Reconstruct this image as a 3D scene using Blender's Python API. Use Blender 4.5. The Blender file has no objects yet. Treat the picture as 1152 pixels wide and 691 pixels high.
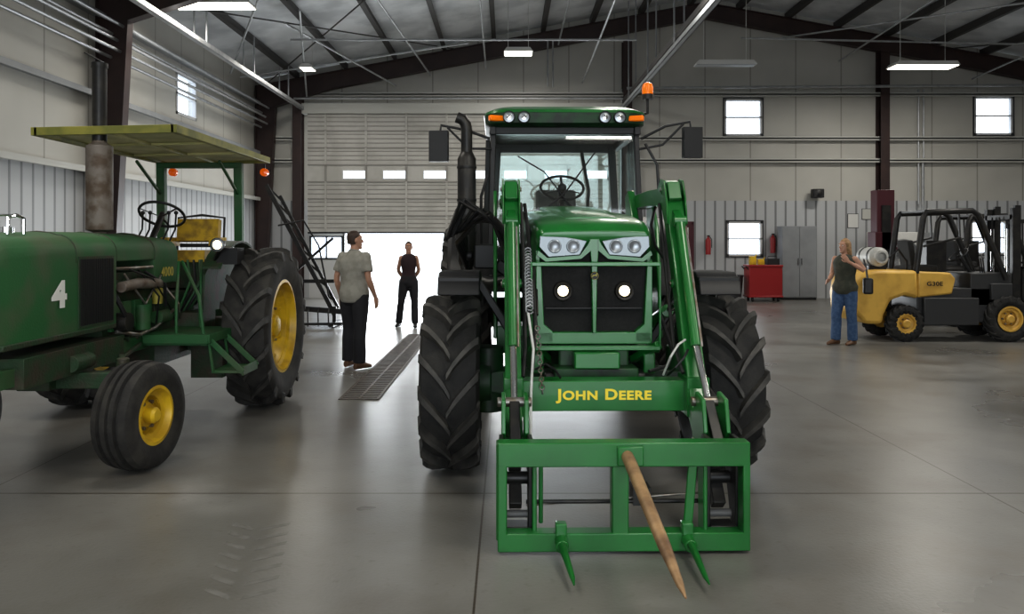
import bpy, bmesh, math, random
from mathutils import Vector, Matrix, Euler
random.seed(7)
pi=math.pi
V=Vector
scn=bpy.context.scene
col=scn.collection
# ---------------------------------------------------------------- materials
def nt(name):
    m=bpy.data.materials.new(name); m.use_nodes=True
    n=m.node_tree; b=n.nodes['Principled BSDF']
    return m,n,b
def c4(c): return (c[0],c[1],c[2],1)
def M(name,c,rough=.5,metal=0,c2=None,ns=4,bump=0,bs=40,coat=0,emit=None,es=1,lo=.42,hi=.62):
    m,n,b=nt(name)
    b.inputs['Base Color'].default_value=c4(c); b.inputs['Roughness'].default_value=rough
    b.inputs['Metallic'].default_value=metal; b.inputs['Coat Weight'].default_value=coat
    tc=n.nodes.new('ShaderNodeTexCoord')
    if c2:
        t=n.nodes.new('ShaderNodeTexNoise'); t.inputs['Scale'].default_value=ns; t.inputs['Detail'].default_value=6
        r=n.nodes.new('ShaderNodeValToRGB'); r.color_ramp.elements[0].position=lo; r.color_ramp.elements[1].position=hi
        r.color_ramp.elements[0].color=c4(c); r.color_ramp.elements[1].color=c4(c2)
        n.links.new(tc.outputs['Object'],t.inputs['Vector']); n.links.new(t.outputs['Fac'],r.inputs['Fac'])
        n.links.new(r.outputs['Color'],b.inputs['Base Color'])
    if bump:
        t=n.nodes.new('ShaderNodeTexNoise'); t.inputs['Scale'].default_value=bs
        bp=n.nodes.new('ShaderNodeBump'); bp.inputs['Strength'].default_value=bump; bp.inputs['Distance'].default_value=.01
        n.links.new(tc.outputs['Object'],t.inputs['Vector']); n.links.new(t.outputs['Fac'],bp.inputs['Height']); n.links.new(bp.outputs['Normal'],b.inputs['Normal'])
    if emit:
        b.inputs['Emission Color'].default_value=c4(emit); b.inputs['Emission Strength'].default_value=es
    return m
def glass_mat(name,tint=(.9,.97,.95),refl=.12):
    m=bpy.data.materials.new(name); m.use_nodes=True; n=m.node_tree; n.nodes.clear()
    o=n.nodes.new('ShaderNodeOutputMaterial'); mx=n.nodes.new('ShaderNodeMixShader')
    t=n.nodes.new('ShaderNodeBsdfTransparent'); t.inputs['Color'].default_value=c4(tint)
    g=n.nodes.new('ShaderNodeBsdfGlossy'); g.inputs['Roughness'].default_value=.03
    mx.inputs[0].default_value=refl
    n.links.new(t.outputs[0],mx.inputs[1]); n.links.new(g.outputs[0],mx.inputs[2]); n.links.new(mx.outputs[0],o.inputs[0])
    return m
GREEN=M('green_paint',(.010,.16,.026),.32,0,(.008,.125,.02),3,coat=.3)
GREEND=M('dark_green_paint',(.007,.055,.013),.5,0,(.007,.018,.009),8)
OLDG=M('weathered_green_paint',(.018,.105,.03),.58,0,(.085,.09,.055),3.2,.15,60,lo=.43,hi=.82)
OLDE=M('greasy_green_iron',(.018,.052,.02),.6,0,(.045,.038,.024),7,.4,50)
YEL=M('yellow_paint',(.72,.48,.02),.4,0,(.5,.31,.02),6)
YELD=M('yellow_decal',(.85,.68,.04),.5)
YELB=M('subdued_yellow_badge',(.35,.3,.05),.5)
YELF=M('faded_yellow_decal',(.5,.42,.08),.6)
FLY=M('forklift_yellow',(.66,.41,.08),.45,0,(.54,.32,.06),4)
BLK=M('black_plastic',(.008,.008,.009),.5)
BLKM=M('black_metal',(.011,.011,.012),.42,.2,(.025,.023,.02),8)
RUB=M('tyre_rubber',(.010,.010,.010),.8,0,(.022,.021,.019),7,.3,60)
RUBD=M('dusty_tyre_rubber',(.018,.017,.016),.8,0,(.042,.039,.034),6,.3,60)
LUG=M('pale_lug_rubber',(.032,.031,.029),.65,0,(.066,.062,.056),9,.2,50)  # lugs coloured paler than the tyre body
CHR=M('chrome',(.8,.8,.8),.12,1)
STL=M('worn_steel',(.3,.29,.28),.4,.8,(.2,.16,.12),12)
ALU=M('galvanised_steel',(.42,.43,.44),.45,.5,(.34,.35,.36),5)
TNK=M('dull_pale_tank_paint',(.5,.5,.48),.55,.1,(.4,.4,.38),6)
MUF=M('muffler_metal',(.22,.19,.165),.65,.3,(.12,.085,.06),9)
RUST=M('bare_rusty_tine',(.42,.27,.14),.5,.2,(.13,.07,.04),7,.2,30,lo=.38,hi=.72)
LENS=M('lamp_lens',(.13,.15,.16),.12,.3)
REFL=M('lamp_reflector',(.28,.30,.32),.3,.8)
LITON=M('lit_lamp',(1,.85,.6),.3,emit=(1,.80,.5),es=6)
AMB=M('amber_lens',(.8,.14,.005),.2,emit=(1,.13,.0),es=.25)
AMBL=M('amber_lens_bright',(.85,.2,.005),.2,emit=(1,.2,.0),es=.25)
GLS=glass_mat('clear_glass',(.82,.91,.90),.11)
GLW=glass_mat('window_glass',(.95,.97,1),.06)
REDB=M('dark_oxide_steel',(.026,.012,.011),.5,0,(.038,.018,.015),2)
WHM=M('white_metal',(.6,.6,.58),.45)
OFFW=M('cream_metal',(.46,.46,.43),.5)
GRYM=M('grey_metal',(.26,.27,.28),.45,0,(.23,.24,.25),3)
GRYB=M('dull_grey_metal',(.12,.12,.12),.5)
DGRY=M('dark_grey_panel',(.028,.029,.031),.5)
REDM=M('dark_red_metal',(.30,.014,.016),.4)
MAR=M('maroon_metal',(.07,.008,.016),.4)
PUR=M('purlin_steel',(.045,.042,.04),.55)
PANEL=M('light_diffuser',(1,1,1),.5,emit=(1,.95,.78),es=5)
SEATB=M('dark_seat_fabric',(.02,.02,.02),.85)
INT=M('cab_interior_grey',(.07,.07,.068),.7)
CANO=M('faded_canopy',(.30,.275,.05),.55,0,(.18,.18,.035),5)
CANU=M('canopy_underside',(.62,.58,.27),.6,0,(.45,.43,.19),3)  # colour brightened to make up for weak light under the canopy
SKIN=M('skin',(.45,.25,.17),.55)
WHITE=M('white_decal',(.85,.85,.82),.5)

def floor_mat():
    m,n,b=nt('sealed_worn_concrete'); N=n.nodes.new; L=n.links.new
    g=N('ShaderNodeNewGeometry'); sp=N('ShaderNodeSeparateXYZ'); L(g.outputs['Position'],sp.inputs[0])
    def noise(s,d=6,dist=0):
        t=N('ShaderNodeTexNoise'); t.inputs['Scale'].default_value=s; t.inputs['Detail'].default_value=d; t.inputs['Distortion'].default_value=dist; L(g.outputs['Position'],t.inputs['Vector']); return t
    def ramp(src,p0,c0,p1,c1):
        r=N('ShaderNodeValToRGB'); r.color_ramp.elements[0].position=p0; r.color_ramp.elements[1].position=p1
        r.color_ramp.elements[0].color=c4(c0); r.color_ramp.elements[1].color=c4(c1); L(src,r.inputs['Fac']); return r
    a=noise(.45,5); r1=ramp(a.outputs['Fac'],.25,(.132,.129,.121),.78,(.222,.217,.204))
    bb=noise(2.4,4,.4); r2=ramp(bb.outputs['Fac'],.2,(.80,.79,.77),.8,(1.06,1.06,1.05))
    mx=N('ShaderNodeMixRGB'); mx.blend_type='MULTIPLY'; mx.inputs[0].default_value=.9; L(r1.outputs[0],mx.inputs[1]); L(r2.outputs[0],mx.inputs[2])
    cc=noise(1.1,12,.3); r3=ramp(cc.outputs['Fac'],.52,(0,0,0),.84,(.8,.8,.8))
    mx2=N('ShaderNodeMixRGB'); L(r3.outputs[0],mx2.inputs[0]); L(mx.outputs[0],mx2.inputs[1]); mx2.inputs[2].default_value=(.095,.074,.052,1)
    sc=noise(16,8); r4=ramp(sc.outputs['Fac'],.60,(0,0,0),.78,(.45,.45,.45))
    mx4=N('ShaderNodeMixRGB'); L(r4.outputs[0],mx4.inputs[0]); L(mx2.outputs[0],mx4.inputs[1]); mx4.inputs[2].default_value=(.085,.076,.063,1)
    def line(out,off,per,w):
        ad=N('ShaderNodeMath'); ad.operation='ADD'; L(out,ad.inputs[0]); ad.inputs[1].default_value=off
        md=N('ShaderNodeMath'); md.operation='PINGPONG'; L(ad.outputs[0],md.inputs[0]); md.inputs[1].default_value=per/2
        lt=N('ShaderNodeMath'); lt.operation='LESS_THAN'; L(md.outputs[0],lt.inputs[0]); lt.inputs[1].default_value=w; return lt
    l1=line(sp.outputs[0],.15,3.35,.006); l2=line(sp.outputs[1],-5.34,6.7,.010)
    mxx=N('ShaderNodeMath'); mxx.operation='MAXIMUM'; L(l1.outputs[0],mxx.inputs[0]); L(l2.outputs[0],mxx.inputs[1])
    mx3=N('ShaderNodeMixRGB'); L(mxx.outputs[0],mx3.inputs[0]); L(mx4.outputs[0],mx3.inputs[1]); mx3.inputs[2].default_value=(.05,.04,.028,1)
    L(mx3.outputs[0],b.inputs['Base Color'])
    rr=ramp(a.outputs['Fac'],.3,(.25,.25,.25),.7,(.38,.38,.38)); L(rr.outputs[0],b.inputs['Roughness'])
    b.inputs['Specular IOR Level'].default_value=.45
    f=noise(45,4); bp=N('ShaderNodeBump'); bp.inputs['Strength'].default_value=.1; bp.inputs['Distance'].default_value=.01; L(f.outputs['Fac'],bp.inputs['Height']); L(bp.outputs[0],b.inputs['Normal'])
    return m
def wall_mat():
    m,n,b=nt('metal_building_wall'); N=n.nodes.new; L=n.links.new
    g=N('ShaderNodeNewGeometry'); sp=N('ShaderNodeSeparateXYZ'); L(g.outputs['Position'],sp.inputs[0])
    ad=N('ShaderNodeMath'); ad.operation='ADD'; L(sp.outputs[0],ad.inputs[0]); L(sp.outputs[1],ad.inputs[1])
    def pp(per,w):
        md=N('ShaderNodeMath'); md.operation='PINGPONG'; L(ad.outputs[0],md.inputs[0]); md.inputs[1].default_value=per/2
        lt=N('ShaderNodeMath'); lt.operation='LESS_THAN'; L(md.outputs[0],lt.inputs[0]); lt.inputs[1].default_value=w; return lt
    rib=pp(.3,.03); seam=pp(1.35,.02)
    low=N('ShaderNodeMath'); low.operation='LESS_THAN'; L(sp.outputs[2],low.inputs[0]); low.inputs[1].default_value=2.9
    t=N('ShaderNodeTexNoise'); t.inputs['Scale'].default_value=.8; L(g.outputs['Position'],t.inputs['Vector'])
    r=N('ShaderNodeValToRGB'); r.color_ramp.elements[0].color=(.37,.36,.33,1); r.color_ramp.elements[1].color=(.52,.51,.47,1); L(t.outputs['Fac'],r.inputs['Fac'])
    up=N('ShaderNodeMixRGB'); L(seam.outputs[0],up.inputs[0]); L(r.outputs[0],up.inputs[1]); up.inputs[2].default_value=(.28,.27,.24,1)
    lo=N('ShaderNodeMixRGB'); L(rib.outputs[0],lo.inputs[0]); lo.inputs[1].default_value=(.44,.45,.46,1); lo.inputs[2].default_value=(.2,.205,.21,1)
    mx=N('ShaderNodeMixRGB'); L(low.outputs[0],mx.inputs[0]); L(up.outputs[0],mx.inputs[1]); L(lo.outputs[0],mx.inputs[2])
    L(mx.outputs[0],b.inputs['Base Color']); b.inputs['Roughness'].default_value=.55
    ml=N('ShaderNodeMath'); ml.operation='MULTIPLY'; L(rib.outputs[0],ml.inputs[0]); L(low.outputs[0],ml.inputs[1])
    bp=N('ShaderNodeBump'); bp.inputs['Strength'].default_value=.5; bp.inputs['Distance'].default_value=.02; L(ml.outputs[0],bp.inputs['Height']); L(bp.outputs[0],b.inputs['Normal'])
    return m
FLOOR=floor_mat(); WALL=wall_mat()
ROOF=M('roof_insulation',(.74,.76,.78),.5,.0,(.54,.56,.58),1.2,.3,6)

# ---------------------------------------------------------------- mesh builder
class MB:
    def __init__(s,m=None): s.v=[]; s.f=[]; s.mi=[]; s.mats=[]; s.m=m; s.T=Matrix.Identity(4)
    def _mi(s,m):
        m=m or s.m
        if m not in s.mats: s.mats.append(m)
        return s.mats.index(m)
    def add(s,vs,fs,m=None):
        o=len(s.v); s.v+=[tuple(s.T@V(v)) for v in vs]; k=s._mi(m)
        for f in fs: s.f.append([i+o for i in f]); s.mi.append(k)
    def box(s,c,d,rot=None,m=None):
        R=Matrix.Identity(3)
        if rot: R=Euler(rot).to_matrix()
        c=V(c); vs=[]
        for z in(-.5,.5):
            for y in(-.5,.5):
                for x in(-.5,.5): vs.append(c+R@V((x*d[0],y*d[1],z*d[2])))
        s.add(vs,[(0,2,3,1),(4,5,7,6),(0,1,5,4),(2,6,7,3),(0,4,6,2),(1,3,7,5)],m)
    def bb(s,x0,x1,y0,y1,z0,z1,m=None): s.box(((x0+x1)/2,(y0+y1)/2,(z0+z1)/2),(abs(x1-x0),abs(y1-y0),abs(z1-z0)),None,m)
    def beam(s,p0,p1,w,h,m=None,up=(0,0,1),w1=None,h1=None):
        p0=V(p0);p1=V(p1);d=(p1-p0).normalized();u=V(up)
        if abs(d.dot(u))>.98: u=V((0,1,0))
        sx=d.cross(u).normalized(); uz=sx.cross(d).normalized()
        w1=w1 or w; h1=h1 or h; vs=[]
        for p,a,b in((p0,w,h),(p1,w1,h1)):
            for i,j in((-1,-1),(1,-1),(1,1),(-1,1)): vs.append(p+sx*(i*a/2)+uz*(j*b/2))
        s.add(vs,[(0,3,2,1),(4,5,6,7),(0,1,5,4),(1,2,6,5),(2,3,7,6),(3,0,4,7)],m)
    def tube(s,pts,r,n=10,m=None,e=1.0,side=None,cap=True):
        pts=[V(p) for p in pts]; k=len(pts); rs=r if isinstance(r,(list,tuple)) else [r]*k
        vs=[];prev=None
        for i,p in enumerate(pts):
            d=(pts[min(i+1,k-1)]-pts[max(i-1,0)])
            d=d.normalized() if d.length>1e-9 else V((0,0,1))
            if side is not None: u=V(side)-d*d.dot(V(side))
            elif prev is None:
                u=V((0,0,1)) if abs(d.z)<.9 else V((1,0,0)); u=u-d*u.dot(d)
            else: u=prev-d*prev.dot(d)
            u.normalize(); prev=u; w=d.cross(u)
            rr=rs[i]; ra,rb=(rr if isinstance(rr,(list,tuple)) else (rr,rr*e))
            for j in range(n):
                a=2*pi*j/n; vs.append(p+u*(math.cos(a)*ra)+w*(math.sin(a)*rb))
        fs=[]
        for i in range(k-1):
            for j in range(n):
                fs.append((i*n+j,i*n+(j+1)%n,(i+1)*n+(j+1)%n,(i+1)*n+j))
        if cap: fs.append(tuple(range(n-1,-1,-1))); fs.append(tuple((k-1)*n+j for j in range(n)))
        s.add(vs,fs,m)
    def cyl(s,p0,p1,r,r1=None,n=20,m=None): s.tube([p0,p1],[r,r if r1 is None else r1],n,m)
    def lathe(s,prof,c=(0,0,0),axis='X',n=36,m=None,closed=False):
        vs=[];c=V(c);k=len(prof)
        for a,r in prof:
            for j in range(n):
                t=2*pi*j/n; x,y=r*math.cos(t),r*math.sin(t)
                p={'X':(a,x,y),'Y':(y,a,x),'Z':(x,y,a)}[axis]; vs.append(c+V(p))
        fs=[]
        for i in range(k if closed else k-1):
            i2=(i+1)%k
            for j in range(n): fs.append((i*n+j,i*n+(j+1)%n,i2*n+(j+1)%n,i2*n+j))
        s.add(vs,fs,m)
    def torus(s,c,R,r,nrm=(0,0,1),n=28,k=8,m=None):
        nrm=V(nrm).normalized(); u=V((1,0,0)) if abs(nrm.x)<.9 else V((0,1,0)); u=(u-nrm*u.dot(nrm)).normalized(); w=nrm.cross(u)
        vs=[];fs=[]
        for i in range(n):
            a=2*pi*i/n; d=u*math.cos(a)+w*math.sin(a)
            for j in range(k):
                b=2*pi*j/k; vs.append(V(c)+d*(R+r*math.cos(b))+nrm*(r*math.sin(b)))
        for i in range(n):
            for j in range(k): fs.append((i*k+j,((i+1)%n)*k+j,((i+1)%n)*k+(j+1)%k,i*k+(j+1)%k))
        s.add(vs,fs,m)
    def prism(s,poly,axis,a0,a1,m=None):
        n=len(poly);vs=[]
        for a in(a0,a1):
            for p,q in poly: vs.append({'X':(a,p,q),'Y':(p,a,q),'Z':(p,q,a)}[axis])
        fs=[tuple(range(n-1,-1,-1)),tuple(range(n,2*n))]+[(i,(i+1)%n,n+(i+1)%n,n+i) for i in range(n)]
        s.add(vs,fs,m)
    def rings(s,rs,m=None,cap=True):
        n=len(rs[0]);vs=[p for r in rs for p in r];fs=[]
        for i in range(len(rs)-1):
            for j in range(n): fs.append((i*n+j,i*n+(j+1)%n,(i+1)*n+(j+1)%n,(i+1)*n+j))
        if cap: fs.append(tuple(range(n-1,-1,-1))); fs.append(tuple((len(rs)-1)*n+j for j in range(n)))
        s.add(vs,fs,m)
    def sph(s,c,r,n=16,k=10,m=None):
        if not isinstance(r,(list,tuple)): r=(r,r,r)
        rs=[]
        for i in range(1,k):
            t=pi*i/k; rs.append([(c[0]+r[0]*math.sin(t)*math.cos(2*pi*j/n),c[1]+r[1]*math.sin(t)*math.sin(2*pi*j/n),c[2]-r[2]*math.cos(t)) for j in range(n)])
        s.rings(rs,m)
    def obj(s,name,parent=None,label=None,bevel=0,sharp=38,loc=None,kind=None,cat=None,group=None,rotz=0,remesh=0,smooth=0):
        me=bpy.data.meshes.new(name); me.from_pydata(s.v,[],s.f); 
        for m in s.mats: me.materials.append(m)
        for p,k in zip(me.polygons,s.mi): p.material_index=k
        bm=bmesh.new(); bm.from_mesh(me); bmesh.ops.recalc_face_normals(bm,faces=bm.faces[:]); bm.to_mesh(me); bm.free()
        me.polygons.foreach_set('use_smooth',[True]*len(me.polygons))
        if not remesh: me.set_sharp_from_angle(angle=math.radians(sharp))
        o=bpy.data.objects.new(name,me); col.objects.link(o)
        if remesh:
            r=o.modifiers.new('r','REMESH'); r.mode='VOXEL'; r.voxel_size=remesh; r.use_smooth_shade=True
            if smooth:
                q=o.modifiers.new('s','SMOOTH'); q.iterations=smooth; q.factor=.5
            dg=bpy.context.evaluated_depsgraph_get(); nm=bpy.data.meshes.new_from_object(o.evaluated_get(dg))
            o.modifiers.clear(); o.data=nm
            nm.materials.clear()
            for m in s.mats: nm.materials.append(m)
            nm.polygons.foreach_set('use_smooth',[True]*len(nm.polygons))
        if bevel:
            b=o.modifiers.new('bevel','BEVEL'); b.width=bevel; b.segments=2; b.limit_method='ANGLE'; b.angle_limit=math.radians(40); b.harden_normals=False
        if parent is not None: o.parent=parent
        if loc: o.location=loc
        if rotz: o.rotation_euler=(0,0,rotz)
        if label: o['label']=label
        if kind: o['kind']=kind
        if cat: o['category']=cat
        if group: o['group']=group
        return o
def thing(name,label,cat,loc,rotz=0,group=None):
    e=bpy.data.objects.new(name,None); e.empty_display_size=.2; col.objects.link(e); e.location=loc; e.rotation_euler=(0,0,rotz)
    e['label']=label; e['category']=cat
    if group: e['group']=group
    return e
def text(name,body,parent,loc,rot,size,mat,ext=.002,small=False,width=None,off=0,align='CENTER'):
    cu=bpy.data.curves.new(name,'FONT'); cu.body=body; cu.size=size; cu.extrude=ext; cu.align_x=align; cu.align_y='CENTER'; cu.offset=off; cu.small_caps_scale=.82; cu.space_character=1.08
    if small:
        for f in cu.body_format: f.use_small_caps=True
    o=bpy.data.objects.new(name,cu); col.objects.link(o)
    dg=bpy.context.evaluated_depsgraph_get(); me=bpy.data.meshes.new_from_object(o.evaluated_get(dg))
    bpy.data.objects.remove(o)
    if width:
        xs=[v.co.x for v in me.vertices]; k=width/(max(xs)-min(xs))
        for v in me.vertices: v.co.x*=k
    me.materials.clear(); me.materials.append(mat)
    o=bpy.data.objects.new(name,me); col.objects.link(o); o.parent=parent; o.location=loc; o.rotation_euler=rot
    return o
def grid_holes(mb,axis,a0,a1,u0,u1,z0,z1,holes,m=None):
    us=sorted({u0,u1,*[h[0] for h in holes],*[h[1] for h in holes]}); zs=sorted({z0,z1,*[h[2] for h in holes],*[h[3] for h in holes]})
    for i in range(len(us)-1):
        for j in range(len(zs)-1):
            uc=(us[i]+us[i+1])/2; zc=(zs[j]+zs[j+1])/2
            if any(h[0]<uc<h[1] and h[2]<zc<h[3] for h in holes): continue
            if axis=='Y': mb.bb(us[i],us[i+1],a0,a1,zs[j],zs[j+1],m)
            else: mb.bb(a0,a1,us[i],us[i+1],zs[j],zs[j+1],m)

# ---------------------------------------------------------------- room
XL,XR,YB,YF=-7.4,19.0,23.8,-8.0
EZ,PZ,PX=6.5,8.95,5.8
mb=MB(FLOOR); mb.bb(XL-.2,XR+.2,YF-.2,YB+.2,-.2,0); mb.obj('floor',kind='structure')
GRD=M('outdoor_concrete',(.62,.62,.6),.8,0,(.5,.5,.48),.5)
mb=MB(GRD); mb.bb(-60,60,YB+.2,YB+70,-.25,-.02); mb.obj('ground',kind='structure')
DX0,DX1=-5.87,3.3
winb=[(6.47,7.6,4.83,5.93),(13.9,15.05,4.85,6.0),(6.55,7.6,1.25,2.28),(13.8,14.9,1.3,2.3)]
mb=MB(WALL)
grid_holes(mb,'Y',YB,YB+.2,XL,XR,0,6.5,[(DX0,DX1,0,5.5)]+winb)
mb.prism([(XL,6.5),(XR,6.5),(PX,PZ)],'Y',YB,YB+.2)
mb.obj('wall_back',kind='structure')
winl=[(17.9,19.05,4.55,5.5)]
mb=MB(WALL); grid_holes(mb,'X',XL-.2,XL,YF,YB,0,6.5,winl); mb.obj('wall_left',kind='structure')
mb=MB(WALL); grid_holes(mb,'X',XR,XR+.2,YF,YB,0,6.5,[]); mb.obj('wall_right',kind='structure')
mb=MB(WALL); grid_holes(mb,'Y',YF-.2,YF,XL,XR,0,6.5,[(-3,5,0,5)]); mb.prism([(XL,6.5),(XR,6.5),(PX,PZ)],'Y',YF-.2,YF); mb.obj('wall_front',kind='structure')  # doorway behind the camera is added to let fill daylight in
mb=MB(ROOF)
mb.prism([(XL-.2,EZ),(PX,PZ),(XR+.2,EZ),(XR+.2,EZ+.15),(PX,PZ+.15),(XL-.2,EZ+.15)],'Y',YF-.2,YB+.2)
mb.obj('ceiling',kind='structure')
def rz(x): return EZ+(PZ-EZ)*(x-XL)/(PX-XL) if x<PX else EZ+(PZ-EZ)*(XR-x)/(XR-PX)
k=0
def trim(mb):
    global k
    k+=1; return mb.obj('trim_%d'%k,kind='structure')
x=XL+1.2
while x<XR-.5:
    mb=MB(PUR); z=rz(x)-.12; mb.box((x,(YF+YB)/2,z),(.07,YB-YF,.2)); mb.box((x+.04,(YF+YB)/2,z-.09),(.1,YB-YF,.012)); trim(mb); x+=1.45
for Y in (23.5,14.4,6.5,-2.0):
    mb=MB(REDB)
    for s,xe in((1,XL),(-1,XR)):
        a=lambda d:xe+s*d
        mb.prism([(a(.05),0),(a(.32),0),(a(.62),5.65),(a(2.2),rz(a(2.2))-.75),(PX,PZ-.7),(PX,PZ-.25),(a(.05),EZ-.25)],'Y',Y-.012,Y+.012)
        mb.beam((a(.32),Y,0),(a(.62),Y,5.65),.22,.02,up=(1,0,0)); mb.beam((a(.06),Y,0),(a(.06),Y,EZ-.25),.22,.02,up=(1,0,0))
        mb.beam((a(.62),Y,5.65),(a(2.2),Y,rz(a(2.2))-.75),.22,.02); mb.beam((a(2.2),Y,rz(a(2.2))-.75),(PX,Y,PZ-.7),.22,.02)
        mb.beam((a(.05),Y,EZ-.26),(PX,Y,PZ-.26),.22,.02)
    trim(mb)
for z in (6.05,4.75,4.1):
    for (x0,x1) in ([(XL,DX0-.4),(DX1+.4,XR)] if z<5.6 else [(XL,XR)]):
        mb=MB(OFFW); mb.bb(x0,x1,YB-.2,YB,z-.04,z+.04); mb.bb(x0,x1,YB-.2,YB-.18,z-.08,z+.0); trim(mb)
for z in (5.75,4.3,2.95):
    mb=MB(OFFW if z<4 else GRYM); mb.bb(XL,XL+.2,YF,YB-.4,z-.03,z+.03); mb.bb(XL+.18,XL+.2,YF,YB-.4,z-.07,z); trim(mb)
for x in (DX0-.28,DX1+.25,11.1):
    mb=MB(REDB); h=rz(x)-.6
    if x<9: h=6.2 if x<0 else 7.6
    mb.bb(x-.13,x+.13,YB-.36,YB-.34,0,h); mb.bb(x-.13,x+.13,YB-.03,YB-.01,0,h); mb.bb(x-.01,x+.01,YB-.34,YB-.03,0,h)
    trim(mb)
mb=MB(OFFW); mb.bb(DX0-.15,DX1+.15,YB-.32,YB-.04,5.45,5.75); trim(mb)
WFR=M('window_frame_white',(.55,.55,.55),.4)
wi=1
for (a,b,c,d) in winb:
    mb=MB(WFR)
    t=.06; q=.04
    for (u0,u1,v0,v1) in((a,b,c,c+t),(a,b,d-t,d),(a,a+t,c,d),(b-t,b,c,d),(a,b,(c+d)/2-.02,(c+d)/2+.02)): mb.bb(u0,u1,YB-.02,YB+.1,v0,v1)
    mb.bb(a-q,b+q,YB-.03,YB-.005,c-q,c,DGRY); mb.bb(a-q,b+q,YB-.03,YB-.005,d,d+q,DGRY); mb.bb(a-q,a,YB-.03,YB-.005,c,d,DGRY); mb.bb(b,b+q,YB-.03,YB-.005,c,d,DGRY)
    mb.bb(a,b,YB+.04,YB+.045,c,d,GLW); mb.obj('window_%d'%wi,kind='structure'); wi+=1
for (a,b,c,d) in winl:
    mb=MB(WFR); t=.06
    for (u0,u1,v0,v1) in((a,b,c,c+t),(a,b,d-t,d),(a,a+t,c,d),(b-t,b,c,d),(a,b,(c+d)/2-.02,(c+d)/2+.02)): mb.bb(XL-.1,XL+.02,u0,u1,v0,v1)
    mb.bb(XL-.05,XL-.045,a,b,c,d,GLW); mb.obj('window_%d'%wi,kind='structure'); wi+=1
mb=MB(MAR); mb.bb(5.5,5.56,YB-.05,YB-.0,0,2.25); mb.bb(4.5,4.56,YB-.05,YB,0,2.25); mb.bb(4.5,5.56,YB-.05,YB,2.2,2.28); mb.bb(4.56,5.5,YB-.035,YB-.01,0,2.2); mb.sph((5.4,YB-.07,1.05),.035); mb.bb(4.8,5.4,YB-.04,YB-.03,1.3,2.1,WHM)
mb.obj('door_2',kind='structure')
mb=MB(WFR); xa,xb=DX0,DX0+1.0
mb.bb(xa,xb,YB+.02,YB+.08,0,1.15); mb.bb(xa,xb,YB+.02,YB+.08,1.85,1.96)
for (p,q,r,s_) in ((xa,xb,1.15,1.20),(xa,xb,1.81,1.85),(xa,xa+.05,1.15,1.85),(xb-.05,xb,1.15,1.85),((xa+xb)/2-.02,(xa+xb)/2+.02,1.15,1.85)): mb.bb(p,q,YB,YB+.1,r,s_,DGRY)
mb.bb(xa,xb,YB+.05,YB+.055,1.15,1.85,GLW); mb.bb(xb,xb+.05,YB,YB+.1,0,1.96,DGRY); mb.obj('window_%d'%wi,kind='structure'); wi+=1
DOORM=M('door_panel_grey',(.47,.46,.43),.5,0,(.39,.38,.35),1.5)
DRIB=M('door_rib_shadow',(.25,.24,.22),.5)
mb=MB(DOORM); z=1.97; sh=.5
sec=0
while z<5.45:
    z1=min(z+sh,5.5)
    if sec==3:
        holes=[(DX0+1.05+i*1.19,DX0+1.05+i*1.19+.65,z+.08,z+.30) for i in range(7)]
        grid_holes(mb,'Y',YB-.2,YB-.15,DX0,DX1,z,z1,holes)
        for h in holes:
            mb.bb(h[0],h[1],YB-.175,YB-.17,h[2],h[3],GLW)
            for q in((h[0]-.03,h[1]+.03,h[3],h[3]+.03),(h[0]-.03,h[1]+.03,h[2]-.03,h[2]),(h[0]-.03,h[0],h[2],h[3]),(h[1],h[1]+.03,h[2],h[3])): mb.bb(q[0],q[1],YB-.215,YB-.2,q[2],q[3],WHM)
    else:
        mb.bb(DX0,DX1,YB-.2,YB-.15,z,z1)
        for q in (.12,.25,.38):
            mb.bb(DX0,DX1,YB-.21,YB-.2,z+q-.012,z+q+.012,DRIB)
    mb.bb(DX0,DX1,YB-.225,YB-.2,z1-.04,z1-.005,DRIB)
    x=DX0+.5
    while x<DX1:
        mb.bb(x,x+.06,YB-.23,YB-.2,z,z1-.02,DOORM if sec!=3 else DRIB)
        x+=1.19
    z=z1; sec+=1
mb.bb(DX0,DX1,YB-.2,YB-.14,1.92,1.97,BLK)
mb.obj('door_1',kind='structure')
for i,(x,zz) in enumerate(((-6.25,5.72),(-6.0,5.55),(3.55,5.72),(3.35,5.5))):
    mb=MB(ALU if x<0 else GRYM); mb.bb(x-.05,x+.05,11.8,YB-.3,zz,zz+.012); mb.bb(x-.05,x-.038,11.8,YB-.3,zz,zz+.1); mb.bb(x+.038,x+.05,11.8,YB-.3,zz,zz+.1)
    if x==3.55: mb.bb(x-.16,x-.06,11.8,YB-.3,zz+.02,zz+.14,PUR)
    for y in (13,16,19,22): mb.beam((x,y,zz+.05),(x,y,rz(x)-.2),.03,.03)
    trim(mb)
mb=MB(ALU); mb.cyl((-6.2,YB-.5,5.85),(3.5,YB-.5,5.85),.035)
mb.cyl((3.5,YB-.5,6.15),(16.5,YB-.5,6.25),.04); trim(mb)
mb=MB(ALU)
for zz,xx in ((5.42,-7.1),(5.3,-7.0),(5.0,-7.12),(5.55,-6.9),(5.1,-6.95)): mb.cyl((xx,8,zz),(xx,YB-.6,zz),.03,n=8)
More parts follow.
